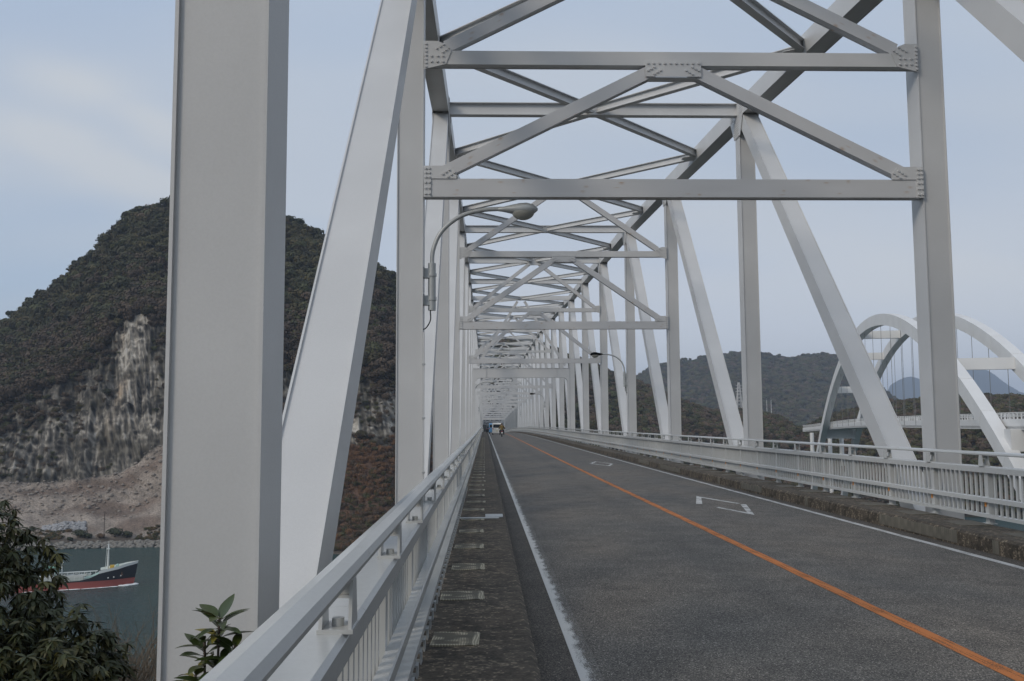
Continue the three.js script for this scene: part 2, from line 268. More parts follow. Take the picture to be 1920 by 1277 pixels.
function walkway(side) {
  const X = (x) => side * x, prof = [[3.30, -0.25], [4.17, -0.25], [4.17, 0.19], [3.34, 0.20], [3.30, 0.165]].map(([x, y]) => [X(x), y]);
  const g = sweep(side > 0 ? prof : prof.slice().reverse(), zFine.filter((z, i) => i % 2 === 0 || z === Z1));
  const c = new Float32Array(g.attributes.position.count * 3); for (let i = 0; i < c.length / 3; i++) { const s = 1 + 0.5 * fbm(g.attributes.position.getX(i) * 1.3, g.attributes.position.getZ(i) * 0.6, 2, 3); c[3 * i] = s; c[3 * i + 1] = s; c[3 * i + 2] = s; }
  g.setAttribute('color', new THREE.BufferAttribute(c, 3));
  return struct('kerb_walkway', g, M.kerb, side < 0 ? 'dark concrete kerb strip beside the near railing' : 'dirty concrete kerb along the far side of the road');
}
const walkL = walkway(-1), walkR = walkway(1);
struct('deck_slab', sweep(rect(-4.0, 4.0, -0.55, -0.26), zRail), std(lin(0.16, 0.16, 0.155), 0.9), 'concrete deck slab under the road');
// worn lines, each a sheet just above the asphalt
const lineStrip = (name, xa, xb, mat, label, za = Z0) => struct(name, strip(xa, xb, 2, zFine.filter((z) => z >= za), (x) => crown(x) + 0.004, null, 0, 1, false), mat, label);
lineStrip('edge_line', -2.99, -2.83, M.whiteWorn, 'worn white edge line on the near side of the road');
lineStrip('edge_line', 2.87, 3.0, M.white, 'white edge line along the far side of the road');
lineStrip('centre_line', -0.068, 0.068, M.orange, 'orange centre line of the road');
for (const [zc, lab, gap] of [[20.3, 'nearer white diamond marking with worn sides', 1], [41.2, 'farther white diamond marking', 0]]) {
  const y = 0.005, A = [[1.47, zc + 2.35], [2.05, zc + 0.1], [1.52, zc - 2.35], [0.96, zc + 0.15]], G = [];
  for (let k = 0; k < 4; k++) {
    const a = A[k], b = A[(k + 1) % 4], cx = 1.5, cz = zc, ins = (p) => [lerp(p[0], cx, 0.24), lerp(p[1], cz, 0.2)];
    let t0 = 0, t1 = 1; if (gap && k === 2) { t0 = 0.0; t1 = 0.62; } if (gap && k === 0) t1 = 0.9;
    const q = (p, r, t) => [lerp(p[0], r[0], t), lerp(p[1], r[1], t)], ia = ins(a), ib = ins(b), quad = [q(a, b, t0), q(a, b, t1), q(ia, ib, t1), q(ia, ib, t0)];
    const g = new THREE.BufferGeometry(); const P = [], U = [];
    for (const i of [0, 1, 2, 0, 2, 3]) { P.push(quad[i][0], crown(quad[i][0]) + y + road(quad[i][1]), -quad[i][1]); U.push(quad[i][0], quad[i][1] / 2); }
    g.setAttribute('position', new THREE.Float32BufferAttribute(P, 3)); g.setAttribute('uv', new THREE.Float32BufferAttribute(U, 2)); g.computeVertexNormals(); G.push(g);
  }
  struct('diamond_marking', merge(G), M.white, lab);
}
// mortar pads at the railing posts: parts of the two kerbs
const padGeo = (() => { const s = new THREE.Shape(); const w = 0.19, d = 0.235, r = 0.05; s.moveTo(-w, -d); s.lineTo(w - r, -d); s.quadraticCurveTo(w, -d, w, -d + r); s.lineTo(w, d - r); s.quadraticCurveTo(w, d, w - r, d); s.lineTo(-w, d); s.closePath();
  const g = new THREE.ExtrudeGeometry(s, { depth: 0.012, bevelEnabled: false, curveSegments: 3 }).rotateX(-Math.PI / 2);
  const p = g.attributes.position, uv = new Float32Array(p.count * 2); for (let i = 0; i < p.count; i++) { uv[2 * i] = (p.getX(i) + w) / (2 * w); uv[2 * i + 1] = (p.getZ(i) + d) / (2 * d); } g.setAttribute('uv', new THREE.BufferAttribute(uv, 2)); return g; })();
const zPostL = (k) => 3.25 + 1.75 * k, zPostR = (k) => 2.2 + 1.75 * k;
seed(21);
for (let k = -5; k < 60; k++) {
  const m = part('mortar_pad', padGeo, M.mortar, walkL); m.position.set(-3.855 + rnd(-0.02, 0.02), 0.191 + road(zPostL(k)), -(zPostL(k) + 0.3)); m.rotation.y = rnd(-0.03, 0.03); m.scale.set(rnd(0.9, 1.06), 1, rnd(0.85, 1.1));
  const r = part('mortar_pad', padGeo, M.repair, walkR); r.position.set(3.88 + rnd(-0.03, 0.03), 0.191 + road(zPostR(k)), -(zPostR(k) + 0.1)); r.rotation.y = Math.PI + rnd(-0.05, 0.05); r.scale.set(rnd(1.1, 1.35), 1, rnd(1.1, 1.7));
}
{ const p = part('cover_plate', box(0.72, 0.014, 0.16, -3.78, 0.21, -15.85), M.galv, walkL); tag(p, 'pale steel joint cover across the kerb strip');
  part('cover_plate', box(0.30, 0.014, 0.5, -3.5, 0.212, -16.2), M.galv, walkL); }
for (const [a, b, y0, y1] of [[13.7, 16.4, 0.0, 0.19], [12.58, 12.74, -0.02, 0.17], [20.05, 20.25, -0.02, 0.18], [23.4, 25.3, 0.02, 0.19], [27.6, 27.8, 0, 0.17], [33.2, 37.0, 0.01, 0.18], [39.5, 42.2, 0.03, 0.19], [10.2, 10.32, 0, 0.15]]) {
  seed(a * 100 | 0); const s = new THREE.Shape(); const n = 12; s.moveTo(a, y0); for (let i = 0; i <= n; i++) s.lineTo(lerp(a, b, i / n), y1 - 0.035 * rnd()); s.lineTo(b, y0); s.closePath();
  part('concrete_repair', new THREE.ExtrudeGeometry(s, { depth: 0.012, bevelEnabled: false }).rotateY(Math.PI / 2).translate(3.29, road(a), 0), M.repair, walkR);
}

// ------------------------------------------------------------------ railings
function railing(side, label) {
  const R = thing('bridge_railing', label, 'railing', V(side * 4.17, 0.19, 0));
  const O = R.position, rel = (g) => g.translate(-O.x, -O.y, -O.z);
  const zPost = side < 0 ? zPostL : zPostR, prof = (pts) => (side > 0 ? pts : pts.slice().reverse()).map(([x, y]) => [side * x, y]);
  const profiles = {
    top_rail: prof([[4.102, 1.255], [4.188, 1.255], [4.198, 1.275], [4.185, 1.305], [4.15, 1.312], [4.108, 1.300], [4.096, 1.275]]),
    upper_rail: prof([[4.118, 0.985], [4.285, 0.985], [4.29, 1.07], [4.278, 1.082], [4.13, 1.085], [4.113, 1.068]]),
    middle_rail: prof([[4.098, 0.535], [4.172, 0.535], [4.172, 0.61], [4.106, 0.61], [4.098, 0.60]]),
    bottom_rail: prof([[4.09, 0.30], [4.175, 0.30], [4.175, 0.352], [4.09, 0.352]]),
  };
  const SEG = 1.75 * 3;
  for (const [n, p] of Object.entries(profiles)) {
    let a = zPost(-6) + 0.4;
    for (let k = 0; k < 14; k++) { const b = a + SEG; part(n, rel(sweep(p, [a + 0.002, (a + b) / 2, b - 0.002])), M.rail, R); a = b; }
    part(n, rel(sweep(p, [a + 0.002, ...zRail.filter((z) => z > a + 1)])), M.rail, R);
  }
  // post: stem, and the tapered hollow bracket that carries the top rail
  const stem = merge([box(0.085, 0.80, 0.11, side * 0.045, 0.40, 0), box(0.15, 0.014, 0.17, side * 0.035, 0.008, 0)]);
  const wedge = (x) => { const s = new THREE.Shape(); s.moveTo(-0.075, 0); s.lineTo(0.075, 0); s.lineTo(0.04, 0.172); s.lineTo(-0.04, 0.172); s.closePath(); return new THREE.ExtrudeGeometry(s, { depth: 0.012, bevelEnabled: false }).rotateY(Math.PI / 2).translate(x, 0, 0); };
  const bracketGeo = merge([...[-0.055, 0.043].map((x) => wedge(x)), box(0.12, 0.014, 0.155, 0, 0.007, 0), box(0.09, 0.010, 0.07, 0, 0.115, 0), box(0.04, 0.05, 0.012, 0.02, 0.145, 0), cyl(V(0.0, 0.014, 0), V(0.0, 0.04, 0), 0.022, 0.022, 6)]).translate(side * -0.015, 0.894, 0);
  const refl = box(0.012, 0.07, 0.035, side * -0.006, 0.30, -0.03);
  for (let k = -6; zPost(k) < 495; k++) {
    const Z = zPost(k), p = part('post', stem, M.rail, R); p.position.set(0, road(Z), -Z);
    if (Z < 170) { part('bracket', bracketGeo, M.rail, p); part('reflector', refl, side > 0 ? M.reflector : M.reflectorPale, p); }
  }
  const bar = box(0.03, 0.655, 0.042, side * 0.035, 0.475, 0), far = [];
  let n = 0;
  for (let k = -3; zPost(k) < 493; k++) for (let i = 1; i <= 10; i++) {
    const Z = zPost(k) + 0.055 + (1.64 / 11) * i;
    if (n < 300 && Z > 2.0) { const b = part('baluster', bar, M.rail, R); b.position.set(0, road(Z), -Z); n++; } else if (Z > 0 && Z < 200 || i % 3 === 0) far.push(bar.clone().translate(0, road(Z), -Z));
  }
  const rest = part('far_balusters', merge(far), M.rail, R); rest.userData.kind = 'stuff';
  if (side < 0) for (let i = 0; i < 60; i++) {   // clips that hold the foot of the rail to the kerb edge
    const Z = 2.2 + i * 0.35, c = part('fixing_clip', side < 0 && i ? R.getObjectByName('fixing_clip').geometry : merge([box(0.055, 0.012, 0.10, 0.06, 0.075, 0), box(0.012, 0.08, 0.10, 0.085, 0.04, 0), box(0.05, 0.01, 0.07, 0.06, 0.012, 0)]), M.galv, R); c.position.set(0, road(Z), -Z);
  }
  return R;
}
railing(-1, 'pale grey metal bridge railing close at the left edge of the road');
railing(1, 'pale grey metal bridge railing on the far right kerb');

// ------------------------------------------------------------------ steel truss
const TOP = [9.5, 10.4, 11.35, 12.2, 12.9, 13.45, 13.75, 14.1, 14.3, 14.85, 15.3, 15.75, 16.0, 16.1, 16.2, 16.3, 16.4, 16.45, 16.5, 16.5, 16.5];   // from the near end to mid-span
const zNode = (n) => 17.36 + 12.5 * n + 0.25;
const topY = (n) => { const i = n + 2; return TOP[i <= 20 ? i : 40 - i] + road(zNode(n)); };
const HX = 5.06;
const bridge = thing('truss_bridge', 'grey steel through-truss bridge that the road runs through', 'bridge', V(0, 0, 8));
function member(name, a, b, lx, w, d, kind, parent = bridge, mat = M.steel, lip = 0.022) {
  const dir = b.clone().sub(a), L = dir.length(); dir.normalize();
  const x = lx.clone().addScaledVector(dir, -lx.dot(dir)).normalize(), y = dir.clone().cross(x);
  const t = 0.02, G = [];
  if (kind === 'box') { for (const s of [-1, 1]) { G.push(box(t, d, L, s * (w / 2 - t / 2), 0, 0)); G.push(box(w - 2 * t, t, L - 0.004, 0, s * (d / 2 - lip - t / 2), 0)); } }
  else { for (const s of [-1, 1]) G.push(box(w, t, L, 0, s * (d / 2 - t / 2), 0)); G.push(box(t, d - 2 * t, L - 0.004, 0, 0, 0)); }
  const g = metreUV(merge(G)), m = part(name, g, mat, parent);
  m.quaternion.setFromRotationMatrix(new THREE.Matrix4().makeBasis(x, y, dir)); m.position.copy(a).add(b).multiplyScalar(0.5);
  let p = parent; while (p && p !== scene) { m.position.sub(p.position); p = p.parent; }
  return m;
}
const EX = V(1, 0, 0), EZ = V(0, 0, 1);
const bolt = new THREE.CylinderGeometry(0.022, 0.024, 0.026, 6).rotateX(Math.PI / 2).translate(0, 0, 0.013);
const boltX = new THREE.CylinderGeometry(0.02, 0.022, 0.024, 6).rotateZ(Math.PI / 2);
function plate(pts, depth) { const s = new THREE.Shape(pts.map((q) => new THREE.Vector2(...q))); return metreUV(new THREE.ExtrudeGeometry(s, { depth, bevelEnabled: false })); }
const BOT = -1.5;
for (let n = -2; n <= 38; n++) {
  const Z = zNode(n), y = topY(n), rz = road(Z);
  for (const s of [-1, 1]) {
    member('vertical_post', V(s * HX, BOT + rz, -Z), V(s * HX, y - 0.2, -Z), EX, 0.5, 0.5, 'box');
    if (n < 38) {
      const Zn = zNode(n + 1);
      member('top_chord', V(s * HX, y, -(Z - (n === -2 ? 0.2 : 0))), V(s * HX, topY(n + 1), -Zn), EX, 0.52, 0.56, 'box', bridge, M.steel, 0.03);
      member('bottom_chord', V(s * HX, BOT + rz, -Z), V(s * HX, BOT + road(Zn), -Zn), EX, 0.54, 0.6, 'box');
    }
    if (n > -2 && n <= 18) member('diagonal', V(s * HX, -0.85 + road(zNode(n - 1)), -(zNode(n - 1) + 0.15)), V(s * HX, y - 0.15, -(Z - 0.2)), EX, 0.492, 0.46, 'box');
    else if (n > 18) member('diagonal', V(s * HX, -0.85 + rz, -(Z - 0.15)), V(s * HX, topY(n - 1) - 0.15, -(zNode(n - 1) + 0.2)), EX, 0.492, 0.46, 'box');
    if (n < 14) for (const f of [-1, 1]) part('foot_plate', plate([[-0.55, -1.75], [0.9, -1.75], [0.9, -1.15], [0.62, -0.55], [-0.3, -0.45], [-0.55, -0.8]], 0.016).rotateY(Math.PI / 2).translate(-0.008, 0, 0), M.steel, bridge).position.set(s * HX + f * 0.274, rz, -Z - 8);
    // node plates with their bolts on both faces of the chord
    if (n < 14) {
      const pts = [[-0.75, 0.22], [0.75, 0.22], [0.75, -0.30], [0.30, -0.95], [-0.40, -0.95], [-0.75, -0.30]];
      const sl = (topY(n + 1) - y) / 12.5, sl0 = n > -2 ? (y - topY(n - 1)) / 12.5 : sl;
      for (const f of [-1, 1]) {
        const X = s * HX + f * 0.268, q = pts.map(([u, v]) => [u, v + (v > -0.5 ? u * (u > 0 ? sl : sl0) : 0)]);
        const g = plate(q, 0.014).rotateY(Math.PI / 2).translate(-0.007, 0, 0), m = part('node_plate', g, M.steel, bridge);
        m.position.set(X, y, -Z - 8); 
        if (n < 6 && f === -s) { const B = []; for (let a = 0; a < 6; a++) for (let c = 0; c < 9; c++) { const u = -0.24 + a * 0.1, v = -0.9 + c * 0.075; B.push(boltX.clone().translate(f * 0.014, v, -u)); } for (const e of [-1, 1]) for (let a = 0; a < 3; a++) for (let c = 0; c < 6; c++) B.push(boltX.clone().translate(f * 0.014, -0.22 + c * 0.075, e * (0.46 + a * 0.1))); part('bolts', merge(B), M.steel, m).userData.kind = 'stuff'; }
      }
    }
  }
  member('top_strut', V(-HX + 0.27, y, -Z), V(HX - 0.27, y, -Z), EZ, 0.28, 0.42, n < 6 ? 'i' : 'box');
  member('floor_beam', V(-HX + 0.3, -1.35 + rz, -Z), V(HX - 0.3, -1.35 + rz, -Z), EZ, 0.3, 0.85, 'i');
  if (n < 38) {
    const Zm = (Z + zNode(n + 1)) / 2, ym = (y + topY(n + 1)) / 2;
    for (const s of [-1, 1]) for (const [zz, yy] of [[Z + 0.14, y], [zNode(n + 1) - 0.14, topY(n + 1)]]) {
      member('lateral_brace', V(s * 0.12, yy - 0.02, -zz), V(s * (HX - 0.24), ym - 0.02, -(Zm + (zz < Zm ? -0.16 : 0.16))), EX.clone().multiplyScalar(0).add(V(zz < Zm ? 6 : -6, 0, s * 4.8)), 0.22, 0.27, 'i');
    }
    for (const s of [-1, 1]) if (n < 14) part('brace_plate', metreUV(new THREE.CylinderGeometry(0.36, 0.36, 0.016, 6).toNonIndexed()), M.steel, bridge).position.set(s * (HX - 0.45), ym - 0.17, -Zm - 8);
    for (const s of [-1.6, 1.6]) member('stringer', V(s, -0.72 + rz, -Z - 0.1), V(s, -0.72 + road(zNode(n + 1)), -zNode(n + 1) + 0.1), EX, 0.2, 0.34, 'i');
  }
}
// sway frames across every second pair of posts, solid portals over the piers and at the ends
for (let n = -2; n <= 38; n += 2) {
  const Z = zNode(n), rz = road(Z), y = topY(n), pier = n === 6 || n === 30 || n === -2 || n === 38;
  const F = new THREE.Group(); F.name = pier ? 'portal_frame' : 'sway_frame'; F.position.set(0, 0, -Z - 8); bridge.add(F);
  const yb = 6.23 + rz + 0.0012 * clamp(Z, 0, 95), ym = (yb + y) / 2, xi = HX - 0.26;
  const zf = -(Z - 0.17);
  const mem = (name, a, b, d, k = 'box', w = 0.24) => member(name, V(a[0], a[1], zf), V(b[0], b[1], zf), EZ, w, d, k, F, name === 'brace' || name === 'bottom_strut' ? M.brace : M.steel, 0.012);
  const braces = (y0, y1, inset, top) => { for (const s of [-1, 1]) mem('brace', [s * (xi - 0.42), y0], [s * top, y1], 0.24, 'box', 0.2); };
  if (pier) {
    const s = new THREE.Shape(), o = xi, bt = 6.30 + rz, tp = 7.2 + rz, i = xi - 0.22, r = 0.55;
    s.moveTo(-o, 0.1 + rz); s.lineTo(-i, 0.1 + rz); s.lineTo(-i, bt - r); s.quadraticCurveTo(-i, bt, -i + r, bt); s.lineTo(i - r, bt); s.quadraticCurveTo(i, bt, i, bt - r); s.lineTo(i, 0.1 + rz); s.lineTo(o, 0.1 + rz); s.lineTo(o, tp); s.lineTo(-o, tp); s.closePath();
    part('portal_girder', metreUV(new THREE.ExtrudeGeometry(s, { depth: 0.5, bevelEnabled: false, curveSegments: 8 })), M.steel, F).position.z = -0.23;
    for (const yy of [tp + 0.01, bt]) if (yy === tp + 0.01) part('flange', metreUV(box(2 * o, 0.03, 0.62, 0, yy + 0.01, 0)), M.steel, F);
    for (const e of [-1, 1]) part('stiffener', metreUV(box(0.05, 0.82, 0.06, e * 3.5, (bt + tp) / 2 + 0.02, 0.3)), M.steel, F);
    braces((tp + 0.3), y - 0.35, 0, 0.35);
    continue;
  }
  mem('bottom_strut', [-xi, yb], [xi, yb], 0.35); 
  mem('middle_strut', [-xi, ym], [xi, ym], 0.27);
  braces(yb + 0.33, ym - 0.20, 0, 0.36); braces(ym + 0.22, y - 0.26, 0, 0.3);
  part('flange', metreUV(box(0.98, 0.016, 0.22, 0, ym - 0.37, 0.17)), M.steel, F);
  const zp = 0.17 + 0.122;
  const G = (name, pts, bx) => {
    const m = part(name, plate(pts, 0.016).translate(0, 0, zp), M.steel, F);
    if (n <= 4 && n >= 0) part('bolts', merge(bx.map(([u, v]) => bolt.clone().translate(u, v, zp + 0.016))), M.steel, F).userData.kind = 'stuff';
    return m;
  };
  for (const s of [-1, 1]) {
    const fl = (pts) => { const r = pts.map(([u, v]) => [s * (xi - u), v]); return s > 0 ? r.reverse() : r; };
    G('gusset_plate', fl([[0, yb - 0.18], [0.14, yb - 0.18], [0.14, yb + 0.172], [0.62, yb + 0.172], [0.62, yb + 0.29], [0.5, yb + 0.42], [0, yb + 0.42]]),
      fl([0, 1, 2].flatMap((r) => [[0.035, yb - 0.12 + r * 0.11], [0.105, yb - 0.12 + r * 0.11], [0.035, yb + 0.2 + r * 0.085], [0.105, yb + 0.2 + r * 0.085]]).concat([[0.36, yb + 0.26], [0.42, yb + 0.3], [0.48, yb + 0.34], [0.46, yb + 0.21], [0.52, yb + 0.25], [0.58, yb + 0.29]])));
    G('gusset_plate', fl([[0, ym - 0.24], [0.42, ym - 0.135], [0.52, ym + 0.12], [0.4, ym + 0.26], [0.26, ym + 0.32], [0, ym + 0.32]]),
      fl([0, 1, 2, 3, 4, 5, 6].map((r) => [0.035, ym - 0.19 + r * 0.075]).concat([[0.14, ym - 0.09], [0.25, ym - 0.09], [0.36, ym - 0.09], [0.14, ym + 0.02], [0.26, ym + 0.02], [0.36, ym + 0.02], [0.24, ym + 0.17], [0.31, ym + 0.21], [0.37, ym + 0.25], [0.36, ym + 0.1], [0.42, ym + 0.14], [0.48, ym + 0.18]])));
  }
  G('gusset_plate', [[-0.5, y - 0.42], [0.5, y - 0.42], [0.5, y - 0.12], [-0.5, y - 0.12]], Array.from({ length: 9 }, (_, i) => [-0.44 + i * 0.11, y - 0.17]));
  G('gusset_plate', [[-0.54, ym - 0.36], [0.54, ym - 0.36], [0.54, ym - 0.05], [-0.54, ym - 0.05]],
    Array.from({ length: 10 }, (_, i) => [-0.49 + i * 0.109, ym - 0.1]).concat([-1, 1].flatMap((s) => [[s * 0.49, ym - 0.24], [s * 0.43, ym - 0.21], [s * 0.37, ym - 0.175], [s * 0.37, ym - 0.31], [s * 0.31, ym - 0.275], [s * 0.25, ym - 0.24]])));
}
// conduit clipped to the lamp post's inner corner
{ const Z = zNode(0) - 0.27; part('conduit', tube([V(-4.79, 0.2, -Z - 8), V(-4.79, 3, -Z - 8), V(-4.79, 3.5, -Z - 8)], 0.016, 8, 6), M.steel, bridge);
  for (const y of [0.9, 1.9, 2.9]) part('conduit_clip', box(0.06, 0.03, 0.05, -4.79, y, -Z - 8), M.galv, bridge); }

// piers under the portals
for (const [n, lab] of [[6, 'nearer concrete pier standing in the strait under the truss'], [30, 'farther concrete pier under the truss by the opposite shore']]) {
  const P = thing('bridge_pier', lab, 'pier', V(0, -40, -zNode(n)));
  const m = std(lin(0.30, 0.29, 0.27), 0.9);
  part('shaft', metreUV(new THREE.CylinderGeometry(2.6, 3.4, 36, 20).toNonIndexed().translate(0, 18, 0).scale(2.2, 1, 1)), m, P); part('cap', metreUV(box(14, 1.6, 5, 0, 36.8, 0)), m, P); part('footing', metreUV(box(20, 5, 12, 0, 1, 0)), m, P);
}

// ------------------------------------------------------------------ street lamps on the posts
function lamp(n, side, label) {
  const Z = zNode(n), rz = road(Z), L = thing('street_lamp', label, 'street lamp', V(side * 4.81, 3.93 + rz, -(Z - 0.1)), 0, 'street lamps on the truss posts');
  const s = -side;   // arms reach inwards
  part('sleeve', merge([new THREE.CylinderGeometry(0.075, 0.075, 0.9, 14).translate(s * 0.16, 0.45, 0), new THREE.CylinderGeometry(0.09, 0.09, 0.06, 14).translate(s * 0.16, 0.68, 0), new THREE.CylinderGeometry(0.09, 0.09, 0.06, 14).translate(s * 0.16, 0.22, 0)]), M.lamp, L);
  for (const y of [0.2, 0.72]) part('wall_bracket', merge([box(0.14, 0.16, 0.02, s * 0.07, y, 0.05), box(0.14, 0.16, 0.02, s * 0.07, y, -0.05), box(0.02, 0.2, 0.2, s * 0.012, y, 0), box(0.14, 0.03, 0.14, s * 0.07, y - 0.09, 0)]), M.lamp, L);
  part('arm', tube([V(s * 0.16, 0.85, 0), V(s * 0.18, 1.15, 0), V(s * 0.33, 1.5, 0), V(s * 0.68, 1.8, 0), V(s * 1.1, 1.93, 0), V(s * 1.5, 1.96, 0)], 0.042, 30, 10), M.lamp, L);
  const head = new THREE.LatheGeometry([[0.0, 0], [0.045, 0.0], [0.06, 0.1], [0.10, 0.25], [0.14, 0.42], [0.15, 0.55], [0.11, 0.68], [0.03, 0.76], [0, 0.765]].map((q) => new THREE.Vector2(...q)), 18).rotateZ(-Math.PI / 2).scale(s, 0.85, 1).translate(s * 1.42, 1.95, 0);
  const h = part('lamp_head', head, M.lamp, L);
  part('lens', new THREE.SphereGeometry(0.19, 18, 10, 0, 2 * Math.PI, Math.PI / 2, Math.PI / 2).scale(1.15, 0.85, 0.78).translate(s * 1.90, 1.90, 0), M.lens, h);
  part('cable', tube([V(s * 0.13, 0.02, 0.02), V(s * 0.13, -0.2, 0.02), V(s * 0.02, -0.36, 0.03), V(s * -0.06, -0.33, 0.12)], 0.012, 16, 5), M.dark, L);
}
lamp(0, -1, 'street lamp with curved arm on the nearest fully visible left post');
lamp(3, 1, 'street lamp reaching in from a right-hand post ahead of the far hill');
lamp(6, -1, 'small street lamp on the left leg of the solid portal');
lamp(9, 1, 'distant street lamp on a right post just beyond the solid portal');
lamp(12, -1, 'tiny street lamp far along the left truss');
lamp(16, 1, 'farthest tiny street lamp on the right truss near the crest');
// ------------------------------------------------------------------ sea
{
  const waves = texture(512, 512, (i, j) => { const s = 0.5 + 0.30 * tileNoise(i / 32, j / 16, 16) + 0.22 * tileNoise(i / 8, j / 8, 64, 4) + 0.12 * tileNoise(i / 128, j / 64, 4, 7); return [s, s, s]; }, false);
  const g = new THREE.PlaneGeometry(15000, 15000).rotateX(-Math.PI / 2), uv = g.attributes.uv, p = g.attributes.position;
  for (let i = 0; i < uv.count; i++) uv.setXY(i, p.getX(i) / 16, p.getZ(i) / 16);
  const m = std(lin(0.014, 0.046, 0.041), 0.25, { bumpMap: waves, bumpScale: 0.9 }); m.side = THREE.FrontSide;
  struct('sea', g.translate(0, -38.2, 0), m, 'dark green sea water of the strait');
}

// ------------------------------------------------------------------ land: sheets through surveyed points
const mono = (P, t) => { const n = P.length - 1, f = clamp(t) * n, i = Math.min(n - 1, Math.floor(f)), u = f - i, a = P[Math.max(0, i - 1)], b = P[i], c = P[i + 1], d = P[Math.min(n, i + 2)];
  return [0, 1, 2].map((k) => { const m0 = (c[k] - a[k]) / 2, m1 = (d[k] - b[k]) / 2, u2 = u * u, u3 = u2 * u; return (2 * u3 - 3 * u2 + 1) * b[k] + (u3 - 2 * u2 + u) * m0 + (-2 * u3 + 3 * u2) * c[k] + (u3 - u2) * m1; }); };
const sheetPoint = (cols, u, row, soft = 0) => {   // u across the columns 0..1, row in row units
  const R = cols[0].length - 1, i = Math.min(R - 1, Math.floor(row)), f = row - i, pa = mono(cols.map((c) => c[i]), u), pb = mono(cols.map((c) => c[i + 1]), u);
  return pa.map((v, k) => lerp(v, pb[k], f));
};
function sheet(cols, nu, rows, shape, tone, tile = 12) {
  const P = [], C = [], I = [], nv = rows.length, G = [], U = [];
  for (let r = 0; r < nv; r++) for (let i = 0; i <= nu; i++) { const u = i / nu, p = shape(sheetPoint(cols, u, rows[r]), u, rows[r]); P.push(...p); U.push(p[0] / tile, (p[1] - p[2]) / tile); G.push(u, rows[r]); }
  for (let r = 0; r < nv - 1; r++) for (let i = 0; i < nu; i++) { const a = r * (nu + 1) + i, b = a + nu + 1; I.push(a, a + 1, b, a + 1, b + 1, b); }
  const g = new THREE.BufferGeometry(); g.setAttribute('position', new THREE.Float32BufferAttribute(P, 3)); g.setAttribute('uv', new THREE.Float32BufferAttribute(U, 2)); g.setIndex(I); g.computeVertexNormals();
  for (let k = 0; k < P.length / 3; k++) C.push(...tone(P[3 * k], P[3 * k + 1], P[3 * k + 2], G[2 * k], G[2 * k + 1]));
  g.setAttribute('color', new THREE.Float32BufferAttribute(C, 3)); return g;
}
M.land = std(lin(1, 1, 1), 0.95, { vertexColors: true, map: texture(512, 512, (i, j) => { const s = 0.86 + 0.2 * tileNoise(i / 16, j / 16, 32) + 0.2 * (speck[j * 512 + i] - 0.5); return [s, s, s]; }) });

M.rock = std(lin(1.2, 1.2, 1.2), 0.95, { vertexColors: true, map: texture(1024, 1024, (i, j) => {
  let s = 0, a = 0.5; for (const [c, v] of [[64, 128], [32, 64], [16, 64], [8, 32], [4, 16]]) { s += a * (1 - 2 * Math.abs(tileNoise((i + 0.25 * j) / c, j / v, 1024 / c, c)) / 0.75); a *= 0.62; }
  const t = 0.60 + 0.66 * (s - 0.15) + 0.14 * (speck[(j & 511) * 512 + (i & 511)] - 0.5); return [t, t * 0.985, t * 0.955]; }) });
// crowns: leaf-sized faces spread over uneven lobes
function clump(sd, n, leaf, aspect = 0.7, flat = 0.8) {
  seed(sd); const lobes = Array.from({ length: 7 }, (_, i) => i ? [rnd(-0.55, 0.55), rnd(-0.25, 0.45), rnd(-0.55, 0.55), rnd(0.3, 0.52)] : [0, 0, 0, 0.62]);
  const P = []; const q = new THREE.Quaternion(), e = new THREE.Vector3(), t = new THREE.Vector3(), nrm = new THREE.Vector3(), a = new THREE.Vector3(), b = new THREE.Vector3();
  for (let k = 0; k < n; k++) {
    const L = lobes[Math.floor(rnd(0, 7))]; e.set(rnd(-1, 1), rnd(-0.8, 1), rnd(-1, 1)).normalize();
    const r = L[3] * rnd(0.72, 1.1), c = V(L[0] + e.x * r, (L[1] + e.y * r) * flat, L[2] + e.z * r);
    nrm.copy(e).add(t.set(rnd(-0.45, 0.45), rnd(-0.2, 0.5), rnd(-0.45, 0.45))).normalize(); a.set(rnd(-1, 1), rnd(-1, 1), rnd(-1, 1)).cross(nrm).normalize(); b.crossVectors(nrm, a);
    const s = leaf * rnd(0.6, 1.3), v = (i, j) => [c.x + a.x * s * i + b.x * s * aspect * j, c.y + a.y * s * i + b.y * s * aspect * j, c.z + a.z * s * i + b.z * s * aspect * j];
    P.push(...v(-1, 0), ...v(0, -1), ...v(1, 0), ...v(-1, 0), ...v(1, 0), ...v(0, 1));
  }
  const g = new THREE.BufferGeometry(); g.setAttribute('position', new THREE.Float32BufferAttribute(P, 3)); g.computeVertexNormals(); return g;
}
const leafClump = clump(3, 480, 0.135), leafClump2 = clump(9, 480, 0.135), twigClump = clump(17, 420, 0.17, 0.13);
M.leafStuff = std(lin(1, 1, 1), 0.85);
function wood(name, geo, spots, label) {   // spots: [x, y, z, size, r, g, b]
  const m = new THREE.InstancedMesh(geo, M.leafStuff, spots.length), mt = new THREE.Matrix4(), q = new THREE.Quaternion(), c = new THREE.Color();
  spots.forEach((s, i) => { q.setFromEuler(new THREE.Euler(rnd(-0.15, 0.15), rnd(0, 6.3), rnd(-0.15, 0.15))); mt.compose(V(s[0], s[1], s[2]), q, V(s[3] * rnd(0.85, 1.15), s[3] * rnd(0.8, 1.2), s[3] * rnd(0.85, 1.15))); m.setMatrixAt(i, mt); m.setColorAt(i, c.setRGB(s[4], s[5], s[6])); });
  m.name = numbered(name); m.castShadow = m.receiveShadow = true; scene.add(m); return tag(m, label, 'trees', null, 'stuff');
}
